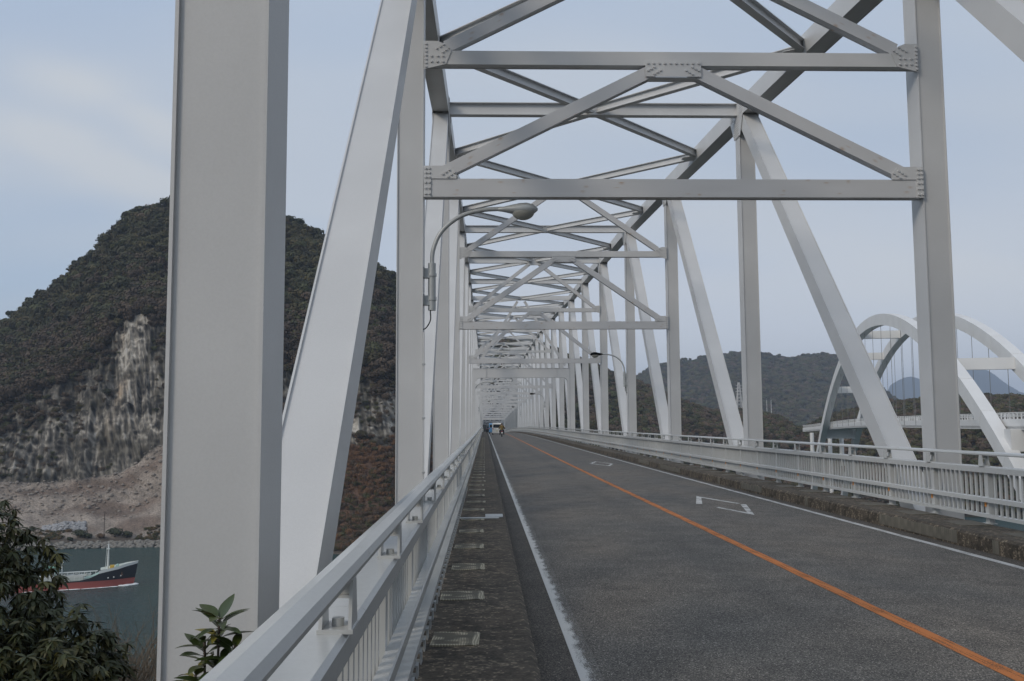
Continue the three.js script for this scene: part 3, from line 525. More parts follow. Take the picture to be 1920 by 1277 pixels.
const GREEN = () => { const k = rnd(0.55, 1.5), w = rnd(0.95, 1.4); return [0.050 * k * w, 0.055 * k, 0.019 * k]; };
const BROWN = () => { const k = rnd(0.7, 1.3); return [0.092 * k, 0.064 * k, 0.040 * k]; };
const RUST = () => { const k = rnd(0.7, 1.3); return [0.16 * k, 0.084 * k, 0.040 * k]; };

// the quarried mountain across the water on the left
const rockMask = (u, row, p) => {   // 1 bare rock, 0 wooded
  if (row < 4) return 1;
  const n = fbm(p[0] * 0.022, p[1] * 0.03, p[2] * 0.01, 4) * 1.6;
  const chute = Math.exp(-(((u - 0.478 - 0.05 * (row - 5.0) + 0.05 * nz(p[1] * 0.06, 3)) / (0.035 + 0.02 * nz(p[1] * 0.11, 8))) ** 2)) * sm(5.5, 4.9, row + 0.3 * n) * 0.9;   // pale chute below the high scar
  return clamp(sm(5.45, 4.5, row + 0.5 * n) + chute - 0.12 + 0.4 * n);
};
const hillShape = (p, u, row) => {
  let [x, y, z] = p;
  if (row > 1.3 && row < 4) { const k = sm(1.3, 2, row) * sm(4.0, 3.6, row); y += k * (2.2 * fbm(x * 0.06, z * 0.08, 1, 4) + 1.1 * nz(x * 0.13, z * 0.15, 3)); if (row > 3) { const gl = 1 - Math.abs(nz(x * 0.11 + 0.3 * y, 4, 8)); z += k * sm(3, 3.5, row) * 3 * (gl - 0.6); } }
  if (row >= 3.6) {
    const k = sm(3.6, 4.2, row) * sm(6.2, 5.2, row), rib = 1 - Math.abs(nz(x * 0.075 + y * 0.022, y * 0.013, 2)), rib2 = 1 - Math.abs(nz(x * 0.22 + y * 0.06, y * 0.035, 6)), rib3 = nz(x * 0.6 + y * 0.15, y * 0.16, 9);
    const d = k * (7.5 * (rib - 0.6) + 3.6 * (rib2 - 0.6) + 1.1 * rib3 + 2.5 * fbm(x * 0.12, y * 0.1, 4, 3));
    x += d * 0.25; z += d;
    y += (1 - k) * 5 * fbm(x * 0.035, z * 0.035, 5, 4) + k * 1.4 * nz(x * 0.3, y * 0.3, 4);
  }
  return [x, y, z];
};
const hillTone = (x, y, z, u, row) => {
  const f = fbm(x * 0.25, y * 0.2, z * 0.1, 3), s = 1 - Math.abs(nz(x * 0.5 + y * 0.13, y * 0.07, 2)), st = 1 - Math.abs(nz(x * 0.16 + y * 0.05, y * 0.02, 12));
  if (row < 1.9) return [0.12, 0.10, 0.08];
  if (row < 4) {
    const brush = u > 0.66 ? 1 : 0, t = 1 + 0.6 * f + 0.5 * fbm(x * 0.7, y * 0.9, z * 0.2, 3), w = sm(-0.1, 0.25, fbm(x * 0.045, y * 0.12, 7, 3) + 0.16 * Math.sin(row * 9 + 3 * nz(x * 0.04, 1)));
    return brush ? [0.12 * t, 0.07 * t, 0.045 * t] : [lerp(0.33, 0.20, w) * t, lerp(0.28, 0.152, w) * t, lerp(0.235, 0.12, w) * t];
  }
  const m = rockMask(u, row, [x, y, z]), pale = sm(0.72, 0.97, s) * 0.6 + sm(0.75, 1, st) * 0.6, chute = Math.exp(-(((u - 0.478 - 0.05 * (row - 5.0) + 0.05 * nz(y * 0.06, 3)) / 0.03) ** 2)) * sm(4.3, 4.7, row), och = sm(0.15, 0.45, fbm(x * 0.05, y * 0.02, 21, 3) + 0.42 * chute);
  const moss = sm(-0.12, 0.16, fbm(x * 0.09, y * 0.07, 33, 4) + 0.2 * f - 0.25 * chute);
  let r = lerp(0.10, 0.36, clamp(0.75 * pale * sm(0.05, 0.4, u) + 0.45 * pale + 0.5 * chute)) + 0.06 * f, g = r * lerp(0.94, 0.80, och), b = r * lerp(0.85, 0.60, och);
  r = lerp(r, 0.055, moss * 0.66); g = lerp(g, 0.050, moss * 0.66); b = lerp(b, 0.036, moss * 0.66);
  return [lerp(0.05, r, m), lerp(0.045, g, m), lerp(0.032, b, m)];
};
const hillRows = [...range(0, 1, 0.5), ...range(1.2, 2, 0.2), ...range(2.08, 3, 0.08), ...range(3.05, 4, 0.05), ...range(4.0125, 5, 0.0125), ...range(5.03, 6, 0.03), ...range(6.06, 7, 0.06), ...range(7.25, 8, 0.25)];
struct('quarry_floor', sheet(LEFT_HILL, 300, hillRows.filter((r) => r <= 4), hillShape, hillTone), M.land, 'bare earth benches and shore at the foot of the quarry');
struct('quarried_mountain', sheet(LEFT_HILL, 560, hillRows.filter((r) => r >= 4), hillShape, hillTone, 48), M.rock, 'steep mountain with a quarried rock face across the strait');
const spotOn = (cols, shape, u, row) => shape(sheetPoint(cols, u, row), u, row);
{
  seed(101); const ever = [], bare = [], shrub = [];
  for (let k = 0; k < 11000; k++) {
    const u = rnd(0.02, 1), row = rnd(4.0, 7.5), p = spotOn(LEFT_HILL, hillShape, u, row), m = rockMask(u, row, p);
    if (row < 5.6 && rnd() < m * 1.12) continue;
    const zone = fbm(p[0] * 0.025, p[1] * 0.03, 50, 3) + (row - 6.2) * 0.28;
    const size = (rnd() < 0.25 ? rnd(4.2, 5.8) : rnd(2.4, 4.4)) * (row < 5 ? 0.6 : 1);
    const col = (zone > -0.02 + rnd(-0.2, 0.2) ? GREEN : rnd() < 0.35 ? GREEN : BROWN)().map((v) => v * 0.74); (zone > -0.02 ? ever : bare).push([p[0], p[1] + size * 0.43, p[2], size, ...col]);
  }
  for (let k = 0; k < 3400; k++) {   // rust-brown scrub below the right part of the cliff
    const u = rnd(0.6, 1), row = rnd(1.3, 4.1), p = spotOn(LEFT_HILL, hillShape, u, row); shrub.push([p[0], p[1] + 0.5, p[2], rnd(1.0, 2.2), ...(rnd() < (row > 3 ? 0.65 : 0.25) ? RUST() : rnd() < 0.6 ? BROWN() : GREEN())]);
  }
  for (let k = 0; k < 1500; k++) { const u = rnd(0.05, 1), row = rnd(4.03, 5.4), p = spotOn(LEFT_HILL, hillShape, u, row); if (fbm(p[0] * 0.05, p[1] * 0.05, 71, 3) + 0.35 * Math.exp(-(((u - 0.48) / 0.045) ** 2)) > 0.03 - (u < 0.42 ? 0 : 0.04)) continue; const s = rnd(0.7, 2.1); shrub.push([p[0] + 0.1, p[1] + 0.3, p[2] + 0.4, s, ...(rnd() < 0.45 ? BROWN() : GREEN())]); }
  for (let k = 0; k < 500; k++) { const u = rnd(0.2, 0.62), row = rnd(1.75, 2.25), p = spotOn(LEFT_HILL, hillShape, u, row); if (fbm(p[0] * 0.05, 3, 1, 2) < -0.02) continue; shrub.push([p[0], p[1] + 0.2, p[2], rnd(0.5, 1.3), ...(rnd() < 0.4 ? [0.14, 0.09, 0.035] : GREEN())]); }
  wood('evergreen_wood', leafClump, ever, 'dark evergreen wood covering the mountain above the quarry');
  wood('bare_wood', leafClump2, bare, 'brownish winter wood on the lower mountain slope');
  wood('scrub', twigClump, shrub, 'brown and rusty scrub along the foot of the mountain');
}
// skyline trees that stand clear on the ridge
function farTree(name, p, h, label, col, group) {
  const t = thing(name, label, 'tree', V(p[0], p[1] - 1, p[2]), rnd(0, 6.3), group), bark = M.bark ?? (M.bark = std(lin(0.07, 0.055, 0.045), 0.95));
  part('trunk', merge([cyl(V(0, 0, 0), V(0.2, h * 0.6, 0), 0.3, 0.16, 6), cyl(V(0.1, h * 0.4, 0), V(h * 0.2, h * 0.72, 0.5), 0.14, 0.06, 5), cyl(V(0.1, h * 0.42, 0), V(-h * 0.18, h * 0.7, -0.4), 0.14, 0.06, 5)]), bark, t);
  const c = part('crown', leafClump, std(lin(...col), 0.85), t); c.position.y = h * 0.66; c.scale.setScalar(h * 0.48); c.rotation.y = rnd(0, 6);
}
seed(44);
[[0.205, 'round tree on the skyline at the far left'], [0.245, 'low tree on the left mountain skyline'], [0.30, 'dark tree on the skyline halfway up the ridge'], [0.345, 'spreading tree on the ridge above the quarry left part'], [0.40, 'tall tree where the ridge steepens'], [0.43, 'tree leaning out from the upper ridge'], [0.47, 'tree just left of the big post on the ridge'], [0.505, 'tree on the summit ridge beside the big post'], [0.70, 'tree at the top of the slope right of the big post'], [0.745, 'tree on the descending skyline behind the leaning member'], [0.86, 'dark tree on the skyline between diagonal and post']].forEach(([u, lab]) => {
  const p = spotOn(LEFT_HILL, hillShape, u, 6.97); farTree('ridge_tree', p, rnd(6, 8.5), lab, [0.032, 0.042, 0.020], 'trees on the mountain ridge');
});
// heaps of pale blasted rock on the quarry floor, riprap along the shore
function rockHeap(name, label, place, n, mat) {
  const G = []; for (let i = 0; i < n; i++) { const [x, y, z, s] = place(i); const g = new THREE.IcosahedronGeometry(s, 0); const p = g.attributes.position; const sx = rnd(0.7, 1.3), sy = rnd(0.5, 0.9), sz = rnd(0.7, 1.3); g.scale(sx, sy, sz).rotateY(rnd(0, 6)).rotateX(rnd(-0.6, 0.6)).translate(x, y, z); G.push(g); }
  return tag(part(numbered(name), merge(G), mat, scene), label, 'rocks', null, 'stuff');
}
seed(8);
rockHeap('rock_heap', 'heap of pale broken rock on the quarry floor', () => { const a = rnd(-1, 1), b = rnd(-1, 1), p = spotOn(LEFT_HILL, hillShape, 0.318 + a * 0.045, 2.33 + 0.12 * b); return [p[0], p[1] + 0.2 + 1.9 * (1 - Math.abs(a)) ** 0.7 * (1 - b * b) * rnd(0.6, 1), p[2], rnd(0.3, 0.85)]; }, 360, std(lin(0.30, 0.30, 0.305), 0.9));
rockHeap('quarry_debris', 'loose stones scattered over the bare quarry slope', () => { const u = rnd(0.12, 0.6), p = spotOn(LEFT_HILL, hillShape, u, lerp(2.4, 4.02, Math.pow(rnd(), 0.6))); return [p[0], p[1] + 0.1, p[2] + 0.2, 0.16 + 0.75 * Math.pow(rnd(), 4)]; }, 900, std(lin(0.24, 0.21, 0.18), 0.95));
rockHeap('riprap', 'row of grey boulders along the opposite shoreline', () => { const u = rnd(0.1, 0.72), p = spotOn(LEFT_HILL, hillShape, u, rnd(0.95, 1.45)); return [p[0], p[1] + rnd(0, 0.5), p[2] + 0.5, rnd(0.35, 0.95)]; }, 900, std(lin(0.19, 0.18, 0.16), 0.95));
[[0.352, 1.95, 4.0, 'green round bush on the bank left of the ship mast'], [0.368, 1.9, 3.0, 'small bush on the bank beside the round green bush'], [0.425, 1.95, 4.4, 'largest dark bush on the shore bank'], [0.452, 1.95, 3.6, 'dark bush on the bank near the tall post'], [0.395, 1.8, 2.4, 'low brownish bush on the middle of the shore bank'], [0.33, 1.7, 2.2, 'low bush above the riprap right of the near tree']].forEach(([u, row, s, lab], i) => {
  const p = spotOn(LEFT_HILL, hillShape, u, row), t = thing('shore_bush', lab, 'bush', V(p[0], p[1] - 0.4, p[2]), 0, 'bushes on the opposite shore');
  part('stem', merge([cyl(V(0, 0, 0), V(0.2, s * 0.5, 0.1), 0.14, 0.06, 5), cyl(V(0, 0, 0), V(-0.5, s * 0.45, 0.2), 0.1, 0.05, 5)]), M.bark, t);
  const c = part('crown', i % 2 ? leafClump : leafClump2, std(lin(...(i === 4 ? [0.10, 0.06, 0.03] : [0.040, 0.046, 0.022])), 0.9), t); c.position.y = s * 0.42; c.scale.set(s * 0.75, s * 0.55, s * 0.7);
});
{ const p = spotOn(LEFT_HILL, hillShape, 0.402, 2.1), t = thing('utility_pole', 'thin dark pole standing on the opposite shore bank', 'pole', V(p[0], p[1] - 0.5, p[2])); part('shaft', cyl(V(0, 0, 0), V(0, 8.2, 0), 0.13, 0.09, 7), M.bark, t); part('crossarm', box(1.1, 0.1, 0.1, 0, 7.7, 0), M.bark, t); }

// wooded shore beyond the far end of the bridge
const farShape = (p) => [p[0], p[1] + (p[1] > -37 ? 5 * fbm(p[0] * 0.02, p[2] * 0.02, 2, 4) - 1.5 : 0), p[2]];
const farTone = (x, y, z) => { const n = fbm(x * 0.05, y * 0.08, z * 0.05, 3), bare = x > 118 && x < 190 && y < 0 ? sm(0, 0.15, 0.08 + n) : 0; return [lerp(0.055 + 0.03 * n, 0.16, bare), lerp(0.048 + 0.02 * n, 0.095, bare), lerp(0.032, 0.06, bare)]; };
struct('far_shore_hill', sheet(FAR_SHORE_HILL, 200, range(0, 6, 0.1), farShape, farTone), M.land, 'wooded hill where the bridge lands on the far shore');
{
  seed(202); const a = [], b = [];
  for (let k = 0; k < 9500; k++) { const u = rnd(), row = rnd(1.05, 5.5), p = spotOn(FAR_SHORE_HILL, farShape, u, row); const s = rnd(2.4, 4.6) * (p[0] > 110 ? 0.85 : 1);
    if (Math.abs(p[0]) < 8 && p[2] > -560 && p[1] > -16) continue;
    if (p[0] > 118 && p[0] < 190 && p[1] < -2 && rnd() < 0.6) { b.push([p[0], p[1] + 0.5, p[2], s * 0.45, ...(rnd() < 0.5 ? RUST() : BROWN())]); continue; }
    (fbm(p[0] * 0.03, p[1] * 0.05, p[2] * 0.02, 3) > 0.02 ? a : b).push([p[0], p[1] + s * 0.45, p[2], s, ...(rnd() < 0.62 ? GREEN() : BROWN())]); }
  wood('shore_wood', leafClump, a, 'dark green wood on the far shore hill'); wood('winter_wood', leafClump2, b, 'brown-green wood on the lower far shore');
}
struct('wooded_hill', sheet(WOODED_HILL, 120, range(0, 3, 0.05), (p) => [p[0], p[1] + 10 * fbm(p[0] * 0.008, p[2] * 0.008, 3, 4) * (p[1] > -30 ? 1 : 0), p[2]], (x, y, z) => { const n = fbm(x * 0.02, z * 0.02, 1, 3); return [0.045 + 0.02 * n, 0.05 + 0.02 * n, 0.03]; }), M.land, 'broad blue-green wooded hill in the distance on the right');
{
  seed(303); const a = []; const shp = (p) => [p[0], p[1] + 10 * fbm(p[0] * 0.008, p[2] * 0.008, 3, 4) * (p[1] > -30 ? 1 : 0), p[2]];
  for (let k = 0; k < 9000; k++) { const u = rnd(), row = rnd(0.25, 2.35), p = spotOn(WOODED_HILL, shp, u, row), s = rnd(4, 7.5); a.push([p[0], p[1] + s * 0.4, p[2], s, ...(rnd() < 0.8 ? GREEN() : BROWN())]); }
  wood('distant_wood', leafClump, a, 'continuous wood on the distant broad hill');
}
struct('distant_mountains', sheet(DISTANT, 160, range(0, 2, 0.1), (p) => [p[0], p[1] + (p[1] > 0 ? 13 * fbm(p[0] * 0.008, p[2] * 0.008, 1, 4) : 0), p[2]], () => [0.06, 0.07, 0.055]), M.land, 'blue silhouettes of far mountains beyond the arch bridge');

// lattice towers on the hills
function pylon(name, base, h, w, label, cols) {
  const T = thing(name, label, 'pylon', base); const G = [[], []];
  const lv = 9; for (let i = 0; i < lv; i++) { const y0 = h * i / lv, y1 = h * (i + 1) / lv, w0 = w * (1 - 0.8 * i / lv) / 2, w1 = w * (1 - 0.8 * (i + 1) / lv) / 2, t = h * 0.009, K = G[i % 2];
    for (const [sx, sz] of [[1, 1], [1, -1], [-1, 1], [-1, -1]]) { K.push(cyl(V(sx * w0, y0, sz * w0), V(sx * w1, y1, sz * w1), t, t, 4)); }
    for (const [ax, az, bx, bz] of [[1, 1, -1, 1], [-1, 1, -1, -1], [-1, -1, 1, -1], [1, -1, 1, 1]]) { K.push(cyl(V(ax * w0, y0, az * w0), V(bx * w1, y1, bz * w1), t * 0.6, t * 0.6, 3), cyl(V(bx * w0, y0, bz * w0), V(ax * w1, y1, az * w1), t * 0.6, t * 0.6, 3)); } }
  part('lattice', merge(G[0]), cols[0], T); part('lattice', merge(G[1]), cols[1], T);
  for (const y of [0.7, 0.8, 0.9]) part('crossarm', box(w * (1.5 - 0.6 * y), h * 0.014, h * 0.014, 0, h * y, 0), cols[0], T);
}
M.pyWhite = std(lin(0.6, 0.6, 0.6), 0.6); M.pyRed = std(lin(0.45, 0.10, 0.06), 0.6);
pylon('lattice_tower', V(697, 70, -1695), 58, 15, 'tall red and white lattice tower behind the white arch', [M.pyWhite, M.pyRed]);
pylon('transmission_pylon', V(179, 9, -664), 22, 4.6, 'pale transmission pylon on the hill between two right-hand posts', [M.pyWhite, M.pyWhite]);
for (const [x, lab] of [[196.2, 'left one of two thin white masts on the low hill'], [199.3, 'right one of two thin white masts on the low hill']]) { const t = thing('radio_mast', lab, 'mast', V(x, 8, -655)); part('shaft', cyl(V(0, 0, 0), V(0, 10, 0), 0.22, 0.16, 6), M.pyWhite, t); part('aerial', cyl(V(0, 10, 0), V(0, 11.5, 0), 0.06, 0.03, 5), M.pyWhite, t); }

// ------------------------------------------------------------------ white arch bridge on the right
{
  const A = thing('arch_bridge', 'white steel arch bridge with two ribs beyond the right railing', 'bridge', V(105.4, -38.2, -260));
  const th = 0.2214, Yc = 29.6 + 1.7745, k = 0.00265, st = Math.sin(th), ct = Math.cos(th);
  const at = (s, off, y) => V(s * st + off * ct, y + 38.2, -(s * ct - off * st));   // along, across, world height
  const arcY = (s) => Yc - k * s * s;
  function rib(off) {
    const P = [], I = [], N = 60, W = 2.2, D = 3.0;
    for (let i = 0; i <= N; i++) { const s = lerp(-162, 162, i / N), sl = -2 * k * s, L = Math.hypot(1, sl), nx = -sl / L, ny = 1 / L, y = arcY(s); for (const [o, d] of [[0, 0], [W, 0], [W, -D], [0, -D]]) { const p = at(s + nx * d, off + o, y + ny * d); P.push(p.x, p.y, p.z); } }
    for (let i = 0; i < N; i++) for (let e = 0; e < 4; e++) { const a = i * 4 + e, b = i * 4 + (e + 1) % 4; I.push(a, b, a + 4, b, b + 4, a + 4); }
    const g0 = new THREE.BufferGeometry(); g0.setAttribute('position', new THREE.Float32BufferAttribute(P, 3)); g0.setIndex(I); const g = g0.toNonIndexed(); g.computeVertexNormals();
    const r = part('arch_rib', metreUV(g, 0.3), M.arch, A);
    for (let s = -150; s <= 150; s += 12) { const a = at(s, off - 0.02, arcY(s) + 0.02), sl = -2 * k * s; const m = part('splice_band', box(W + 0.06, D + 0.06, 0.16, 0, 0, 0), M.arch, r); const L = Math.hypot(1, sl); const c = at(s + (-sl / L) * (-D / 2), off + W / 2, arcY(s) - D / 2 / L); m.position.copy(c); m.rotation.set(0, 0, 0); m.quaternion.setFromRotationMatrix(new THREE.Matrix4().makeBasis(V(ct, 0, st), V(-sl / L * st, 1 / L, sl / L * ct), V(-1 / L * st, -sl / L, 1 / L * ct))); }
  }
  rib(0); rib(12.85);
  const beam = (name, s, y, h, d = 1.8) => { const g = box(12.85 - 2.2 + 0.1, h, d), m = part(name, metreUV(g, 0.3), M.arch, A); m.position.copy(at(s, 7.52, y)); m.rotation.y = -th; return m; };
  for (const s of [-79, 22, 48, 78]) beam('cross_beam', s, arcY(s) - 1.6, 2.3);
  beam('cross_beam', 126, arcY(126) - 1.4, 2); 
  const deckY = (s) => s < -20 ? 0.45 : 0.45 - 0.000085 * (s + 20) ** 2;
  const deckStrip = (o0, o1, y0, y1, s0 = -210, s1 = 158) => { const P = [], I = [], N = 60; for (let i = 0; i <= N; i++) { const s = lerp(s0, s1, i / N), y = deckY(s) + 1.7745, bend = s > 100 ? -0.0012 * (s - 100) ** 2 : 0; for (const [o, h] of [[o0, y0], [o1, y0], [o1, y1], [o0, y1]]) { const p = at(s, o + bend, y + h); P.push(p.x, p.y, p.z); } } for (let i = 0; i < N; i++) for (let e = 0; e < 4; e++) { const a = i * 4 + e, b = i * 4 + (e + 1) % 4; I.push(a, a + 4, b, b, a + 4, b + 4); } I.push(0, 1, 2, 0, 2, 3); const n = N * 4; I.push(n, n + 2, n + 1, n, n + 3, n + 2); const g0 = new THREE.BufferGeometry(); g0.setAttribute('position', new THREE.Float32BufferAttribute(P, 3)); g0.setIndex(I); const g = g0.toNonIndexed(); g.computeVertexNormals(); return metreUV(g, 0.3); };
  part('deck', deckStrip(2.6, 12.4, -1.6, -1.2), M.arch, A);
  for (const o of [2.6, 12.1]) part('edge_girder', deckStrip(o, o + 0.3, -1.75, 0.0), M.arch, A);
  for (const o of [2.62, 12.12]) { part('parapet_rail', deckStrip(o, o + 0.14, 0.95, 1.1), M.arch, A); part('parapet_rail', deckStrip(o, o + 0.1, 0.5, 0.6), M.arch, A);
    const G = []; for (let s = -208; s < 157; s += 2) { const bend = s > 100 ? -0.0012 * (s - 100) ** 2 : 0; G.push(box(0.14, 1.0, 0.16).translate(...at(s, o + 0.07 + bend, deckY(s) + 1.7745 + 0.5).toArray())); } part('parapet_posts', merge(G), M.arch, A).userData.kind = 'stuff'; }
  const cable = std(lin(0.17, 0.17, 0.175), 0.6);
  for (const o of [1.1, 13.95]) for (let s = -84; s <= 84; s += 12) part('hanger', cyl(at(s, o, deckY(s) + 0.6), at(s, o, arcY(s) - 2.9), 0.058, 0.058, 5), cable, A);
  for (const s of [-112, 112]) { const y = deckY(s) + 1.7745 - 3.45; const m = beam('deck_cross_girder', s, y, 3.6, 3.2); m.scale.x = 1.2; }
  for (const s of [-134, 134, -160, 168]) for (const o of [3.6, 11.4]) part('spandrel_column', metreUV(cyl(at(s, o, Math.max(-38, arcY(s))), at(s, o, deckY(s) + 1.7745 - 2), 0.9, 0.9, 10).toNonIndexed(), 0.3), M.arch, A);
  for (const s of [-160, 160]) for (const o of [1.1, 13.95]) { const m = part('arch_footing', box(8, 14, 14), std(lin(0.4, 0.39, 0.37), 0.9), A); m.position.copy(at(s * 1.02, o, -41)); m.rotation.y = -th; }
}
// ------------------------------------------------------------------ coastal tanker
{
  const S = thing('cargo_ship', 'small coastal tanker with red and black hull passing left of the bridge', 'ship', V(-93.6, -38.2, -244), 0); S.scale.setScalar(0.8);
  S.rotation.y = Math.atan2(-5.3, 16.15) * -1 + 0;      // bow towards the right, slightly away
  // x along the ship (bow 0, stern negative), y up from the waterline
  const ST = [[0.9, 0.04, 0.02, 6.5], [0, 0.5, 0.06, 6.3], [-1.6, 1.7, 0.7, 5.9], [-4, 2.8, 1.9, 5.3], [-7.5, 3.6, 3.1, 4.7], [-9.5, 3.8, 3.5, 4.3], [-12, 4, 3.8, 3.2], [-15, 4, 4, 2.55], [-24, 4, 4, 2.45], [-36, 4, 4, 2.5], [-44, 3.8, 3.6, 3.0], [-50, 3.0, 2.2, 3.6]];
  const WL = 2.15;
  const loft = (rows) => { const P = [], I = []; const m = rows[0].length; rows.forEach((r) => r.forEach((q) => P.push(...q))); for (let i = 0; i < rows.length - 1; i++) for (let e = 0; e < m - 1; e++) { const a = i * m + e; I.push(a, a + 1, a + m, a + 1, a + m + 1, a + m); } const g = new THREE.BufferGeometry(); g.setAttribute('position', new THREE.Float32BufferAttribute(P, 3)); g.setIndex(I); return toCreasedNormals(g, 0.6); };
  const rake = (x, y) => x + (x > -1 ? (y - 2) * 0.16 : 0);
  const beamAt = (s, t) => lerp(s[2], s[1], clamp(t));
  const red = std(lin(0.30, 0.075, 0.06), 0.6), blk = std(lin(0.018, 0.02, 0.026), 0.5), wht = std(lin(0.66, 0.68, 0.66), 0.6), grn = std(lin(0.36, 0.50, 0.45), 0.7), yel = std(lin(0.55, 0.36, 0.05), 0.6), gry = std(lin(0.42, 0.43, 0.40), 0.8);
  for (const side of [-1, 1]) {
    part('lower_hull', loft(ST.map((s) => [-1.5, 0, 1.1, WL].map((y) => [rake(s[0], y) * (y < 0 && s[0] > 0 ? 0.5 : 1), y, side * beamAt(s, (y + 1) / 6)]))), red, S);
    part('upper_hull', loft(ST.map((s) => [WL, lerp(WL, s[3], 0.5), s[3]].map((y) => [rake(s[0], y), y, side * (beamAt(s, (y + 1) / 6) + 0.015)]))), blk, S);
    part('bulwark', loft(ST.filter((s) => s[0] > -10).map((s) => [s[3], s[3] + 0.85].map((y) => [rake(s[0], y), y, side * (beamAt(s, 1) + 0.03)]))), wht, S);
    for (const [x, y] of [[-5.2, 3.0], [-6.8, 2.9], [-8.2, 2.8], [-3.2, 3.2]]) part('hull_mark', new THREE.CylinderGeometry(0.22, 0.22, 0.05, 10).rotateX(Math.PI / 2).translate(x, y, side * (x > -6 ? (x > -4 ? 2.32 : 3.02) : 3.45)), wht, S);
    const an = part('anchor', merge([box(0.16, 0.9, 0.14, -2.9, 3.9, side * 2.45), box(0.7, 0.16, 0.16, -2.9, 3.45, side * 2.42)]), std(lin(0.2, 0.12, 0.08), 0.8), S);
  }
  part('deck', loft(ST.map((s) => [-1, 1].map((e) => [s[0], s[3] - 0.25, e * (beamAt(s, 1) - 0.05)]))), grn, S);
  part('trunk', box(27, 1.25, 5.2, -27.5, 2.9, 0), gry, S);
  part('windlass', merge([new THREE.CylinderGeometry(0.5, 0.5, 2.4, 12).rotateX(Math.PI / 2).translate(-4.4, 6.0, 0), box(1, 0.9, 0.4, -4.4, 5.6, 0.9), box(1, 0.9, 0.4, -4.4, 5.6, -0.9)]), grn, S);
  part('winch', merge([new THREE.CylinderGeometry(0.4, 0.4, 1.4, 10).rotateX(Math.PI / 2).translate(-6.0, 5.5, 1), box(0.8, 0.7, 0.3, -6.0, 5.1, 0.5)]), yel, S);
  part('foredeck_house', box(1.2, 1.3, 2.4, -5.9, 5.6, 0), yel, S);
  const mast = part('foremast', cyl(V(-7.2, 4.4, 0), V(-7.1, 12.6, 0), 0.34, 0.22, 12), wht, S);
  part('crosstree', merge([box(1.0, 0.14, 1.4, -7.2, 11.4, 0), box(0.12, 1.3, 0.12, -7.12, 13.2, 0), box(0.9, 0.1, 0.1, -7.12, 12.8, 0), box(0.6, 0.1, 0.9, -7.15, 8.6, 0)]), wht, mast);
  part('ladder', merge([...[-0.2, 0.2].map((z) => cyl(V(-7.9, 5, z), V(-7.6, 12.2, z), 0.05, 0.05, 4)), ...Array.from({ length: 18 }, (_, i) => box(0.05, 0.05, 0.4, -7.9 + i * 0.017, 5 + i * 0.4, 0))]), wht, mast);
  const aft = part('midmast', cyl(V(-20.3, 3.3, 0), V(-20.3, 8.3, 0), 0.16, 0.12, 8), wht, S); part('crosstree', merge([box(0.8, 0.1, 0.8, -20.3, 7.9, 0), box(0.6, 0.08, 0.1, -20.3, 6.4, 0)]), wht, aft);
  const catwalk = [box(15, 0.14, 0.9, -17.6, 4.75, 0)]; for (let x = -25; x < -10; x += 1.6) catwalk.push(box(0.1, 1.4, 0.1, x, 4.1, 0.4), box(0.1, 1.4, 0.1, x, 4.1, -0.4)); part('catwalk', merge(catwalk), wht, S);
  for (const side of [-1, 1]) { const G = [3.0, 3.45, 3.9].map((y) => box(30, 0.06, 0.06, -28, y, side * 3.8)); for (let x = -43; x < -13; x += 1.4) G.push(box(0.07, 1.4, 0.07, x, 3.2, side * 3.8)); part('deck_rail', merge(G), wht, S); }
  for (const z of [-1.6, -0.6, 0.6, 1.6]) part('cargo_pipe', cyl(V(-40, 3.7, z), V(-12, 3.7, z), 0.13, 0.13, 7), z > 0 ? gry : wht, S);
  for (let x = -38; x < -13; x += 3.1) part('tank_hatch', new THREE.CylinderGeometry(0.5, 0.5, 0.7, 10).translate(x, 3.85, (x | 0) % 2 ? 1.1 : -1.1), (x | 0) % 3 ? gry : yel, S);
  const br = part('bridge_house', merge([box(9, 2.4, 6.6, -45, 4.2, 0), box(6.5, 2.3, 6, -44.4, 6.5, 0), box(4.5, 2.3, 5.4, -43.6, 8.8, 0)]), wht, S);
  for (let i = -2; i <= 2; i++) part('window', box(0.06, 0.8, 0.8, -41.33, 9.1, i), M.dark, br);
  const cp = thing; part('awning', merge([box(3.6, 0.16, 3.6, -23.6, 6.6, 0), ...[[-25.2, 1.6], [-22, 1.6], [-25.2, -1.6], [-22, -1.6]].map(([x, z]) => box(0.12, 3, 0.12, x, 5.1, z))]), std(lin(0.15, 0.33, 0.25), 0.7), S);
  part('funnel', new THREE.CylinderGeometry(0.9, 1.1, 3.2, 14).translate(-47, 8.8, 0), std(lin(0.1, 0.2, 0.4), 0.6), S);
  // foam thrown up along the waterline
  seed(77); const G = []; for (let i = 0; i < 150; i++) { const x = i < 60 ? rnd(-3, 1.6) : -Math.pow(rnd(), 1.2) * 30, side = 1, b = beamAt(ST.find((s) => s[0] <= x) ?? ST[11], 0.15), hgt = x > -3.5 ? rnd(0.2, 0.75) : rnd(0.1, 0.26); G.push(new THREE.IcosahedronGeometry(rnd(0.3, 0.55), 1).scale(1.8, hgt, 0.9).translate(x + rnd(-0.3, 0.3), 0.08, b + rnd(0, 0.5) + (x > -3 ? rnd(0, 0.8) : 0))); }
  const foam = part(numbered('bow_wave'), merge(G), std(lin(0.75, 0.77, 0.78), 0.8), scene); foam.position.copy(S.position); foam.rotation.copy(S.rotation); foam.scale.copy(S.scale); tag(foam, 'white foam at the bow and side of the tanker', 'foam', null, 'stuff');
}

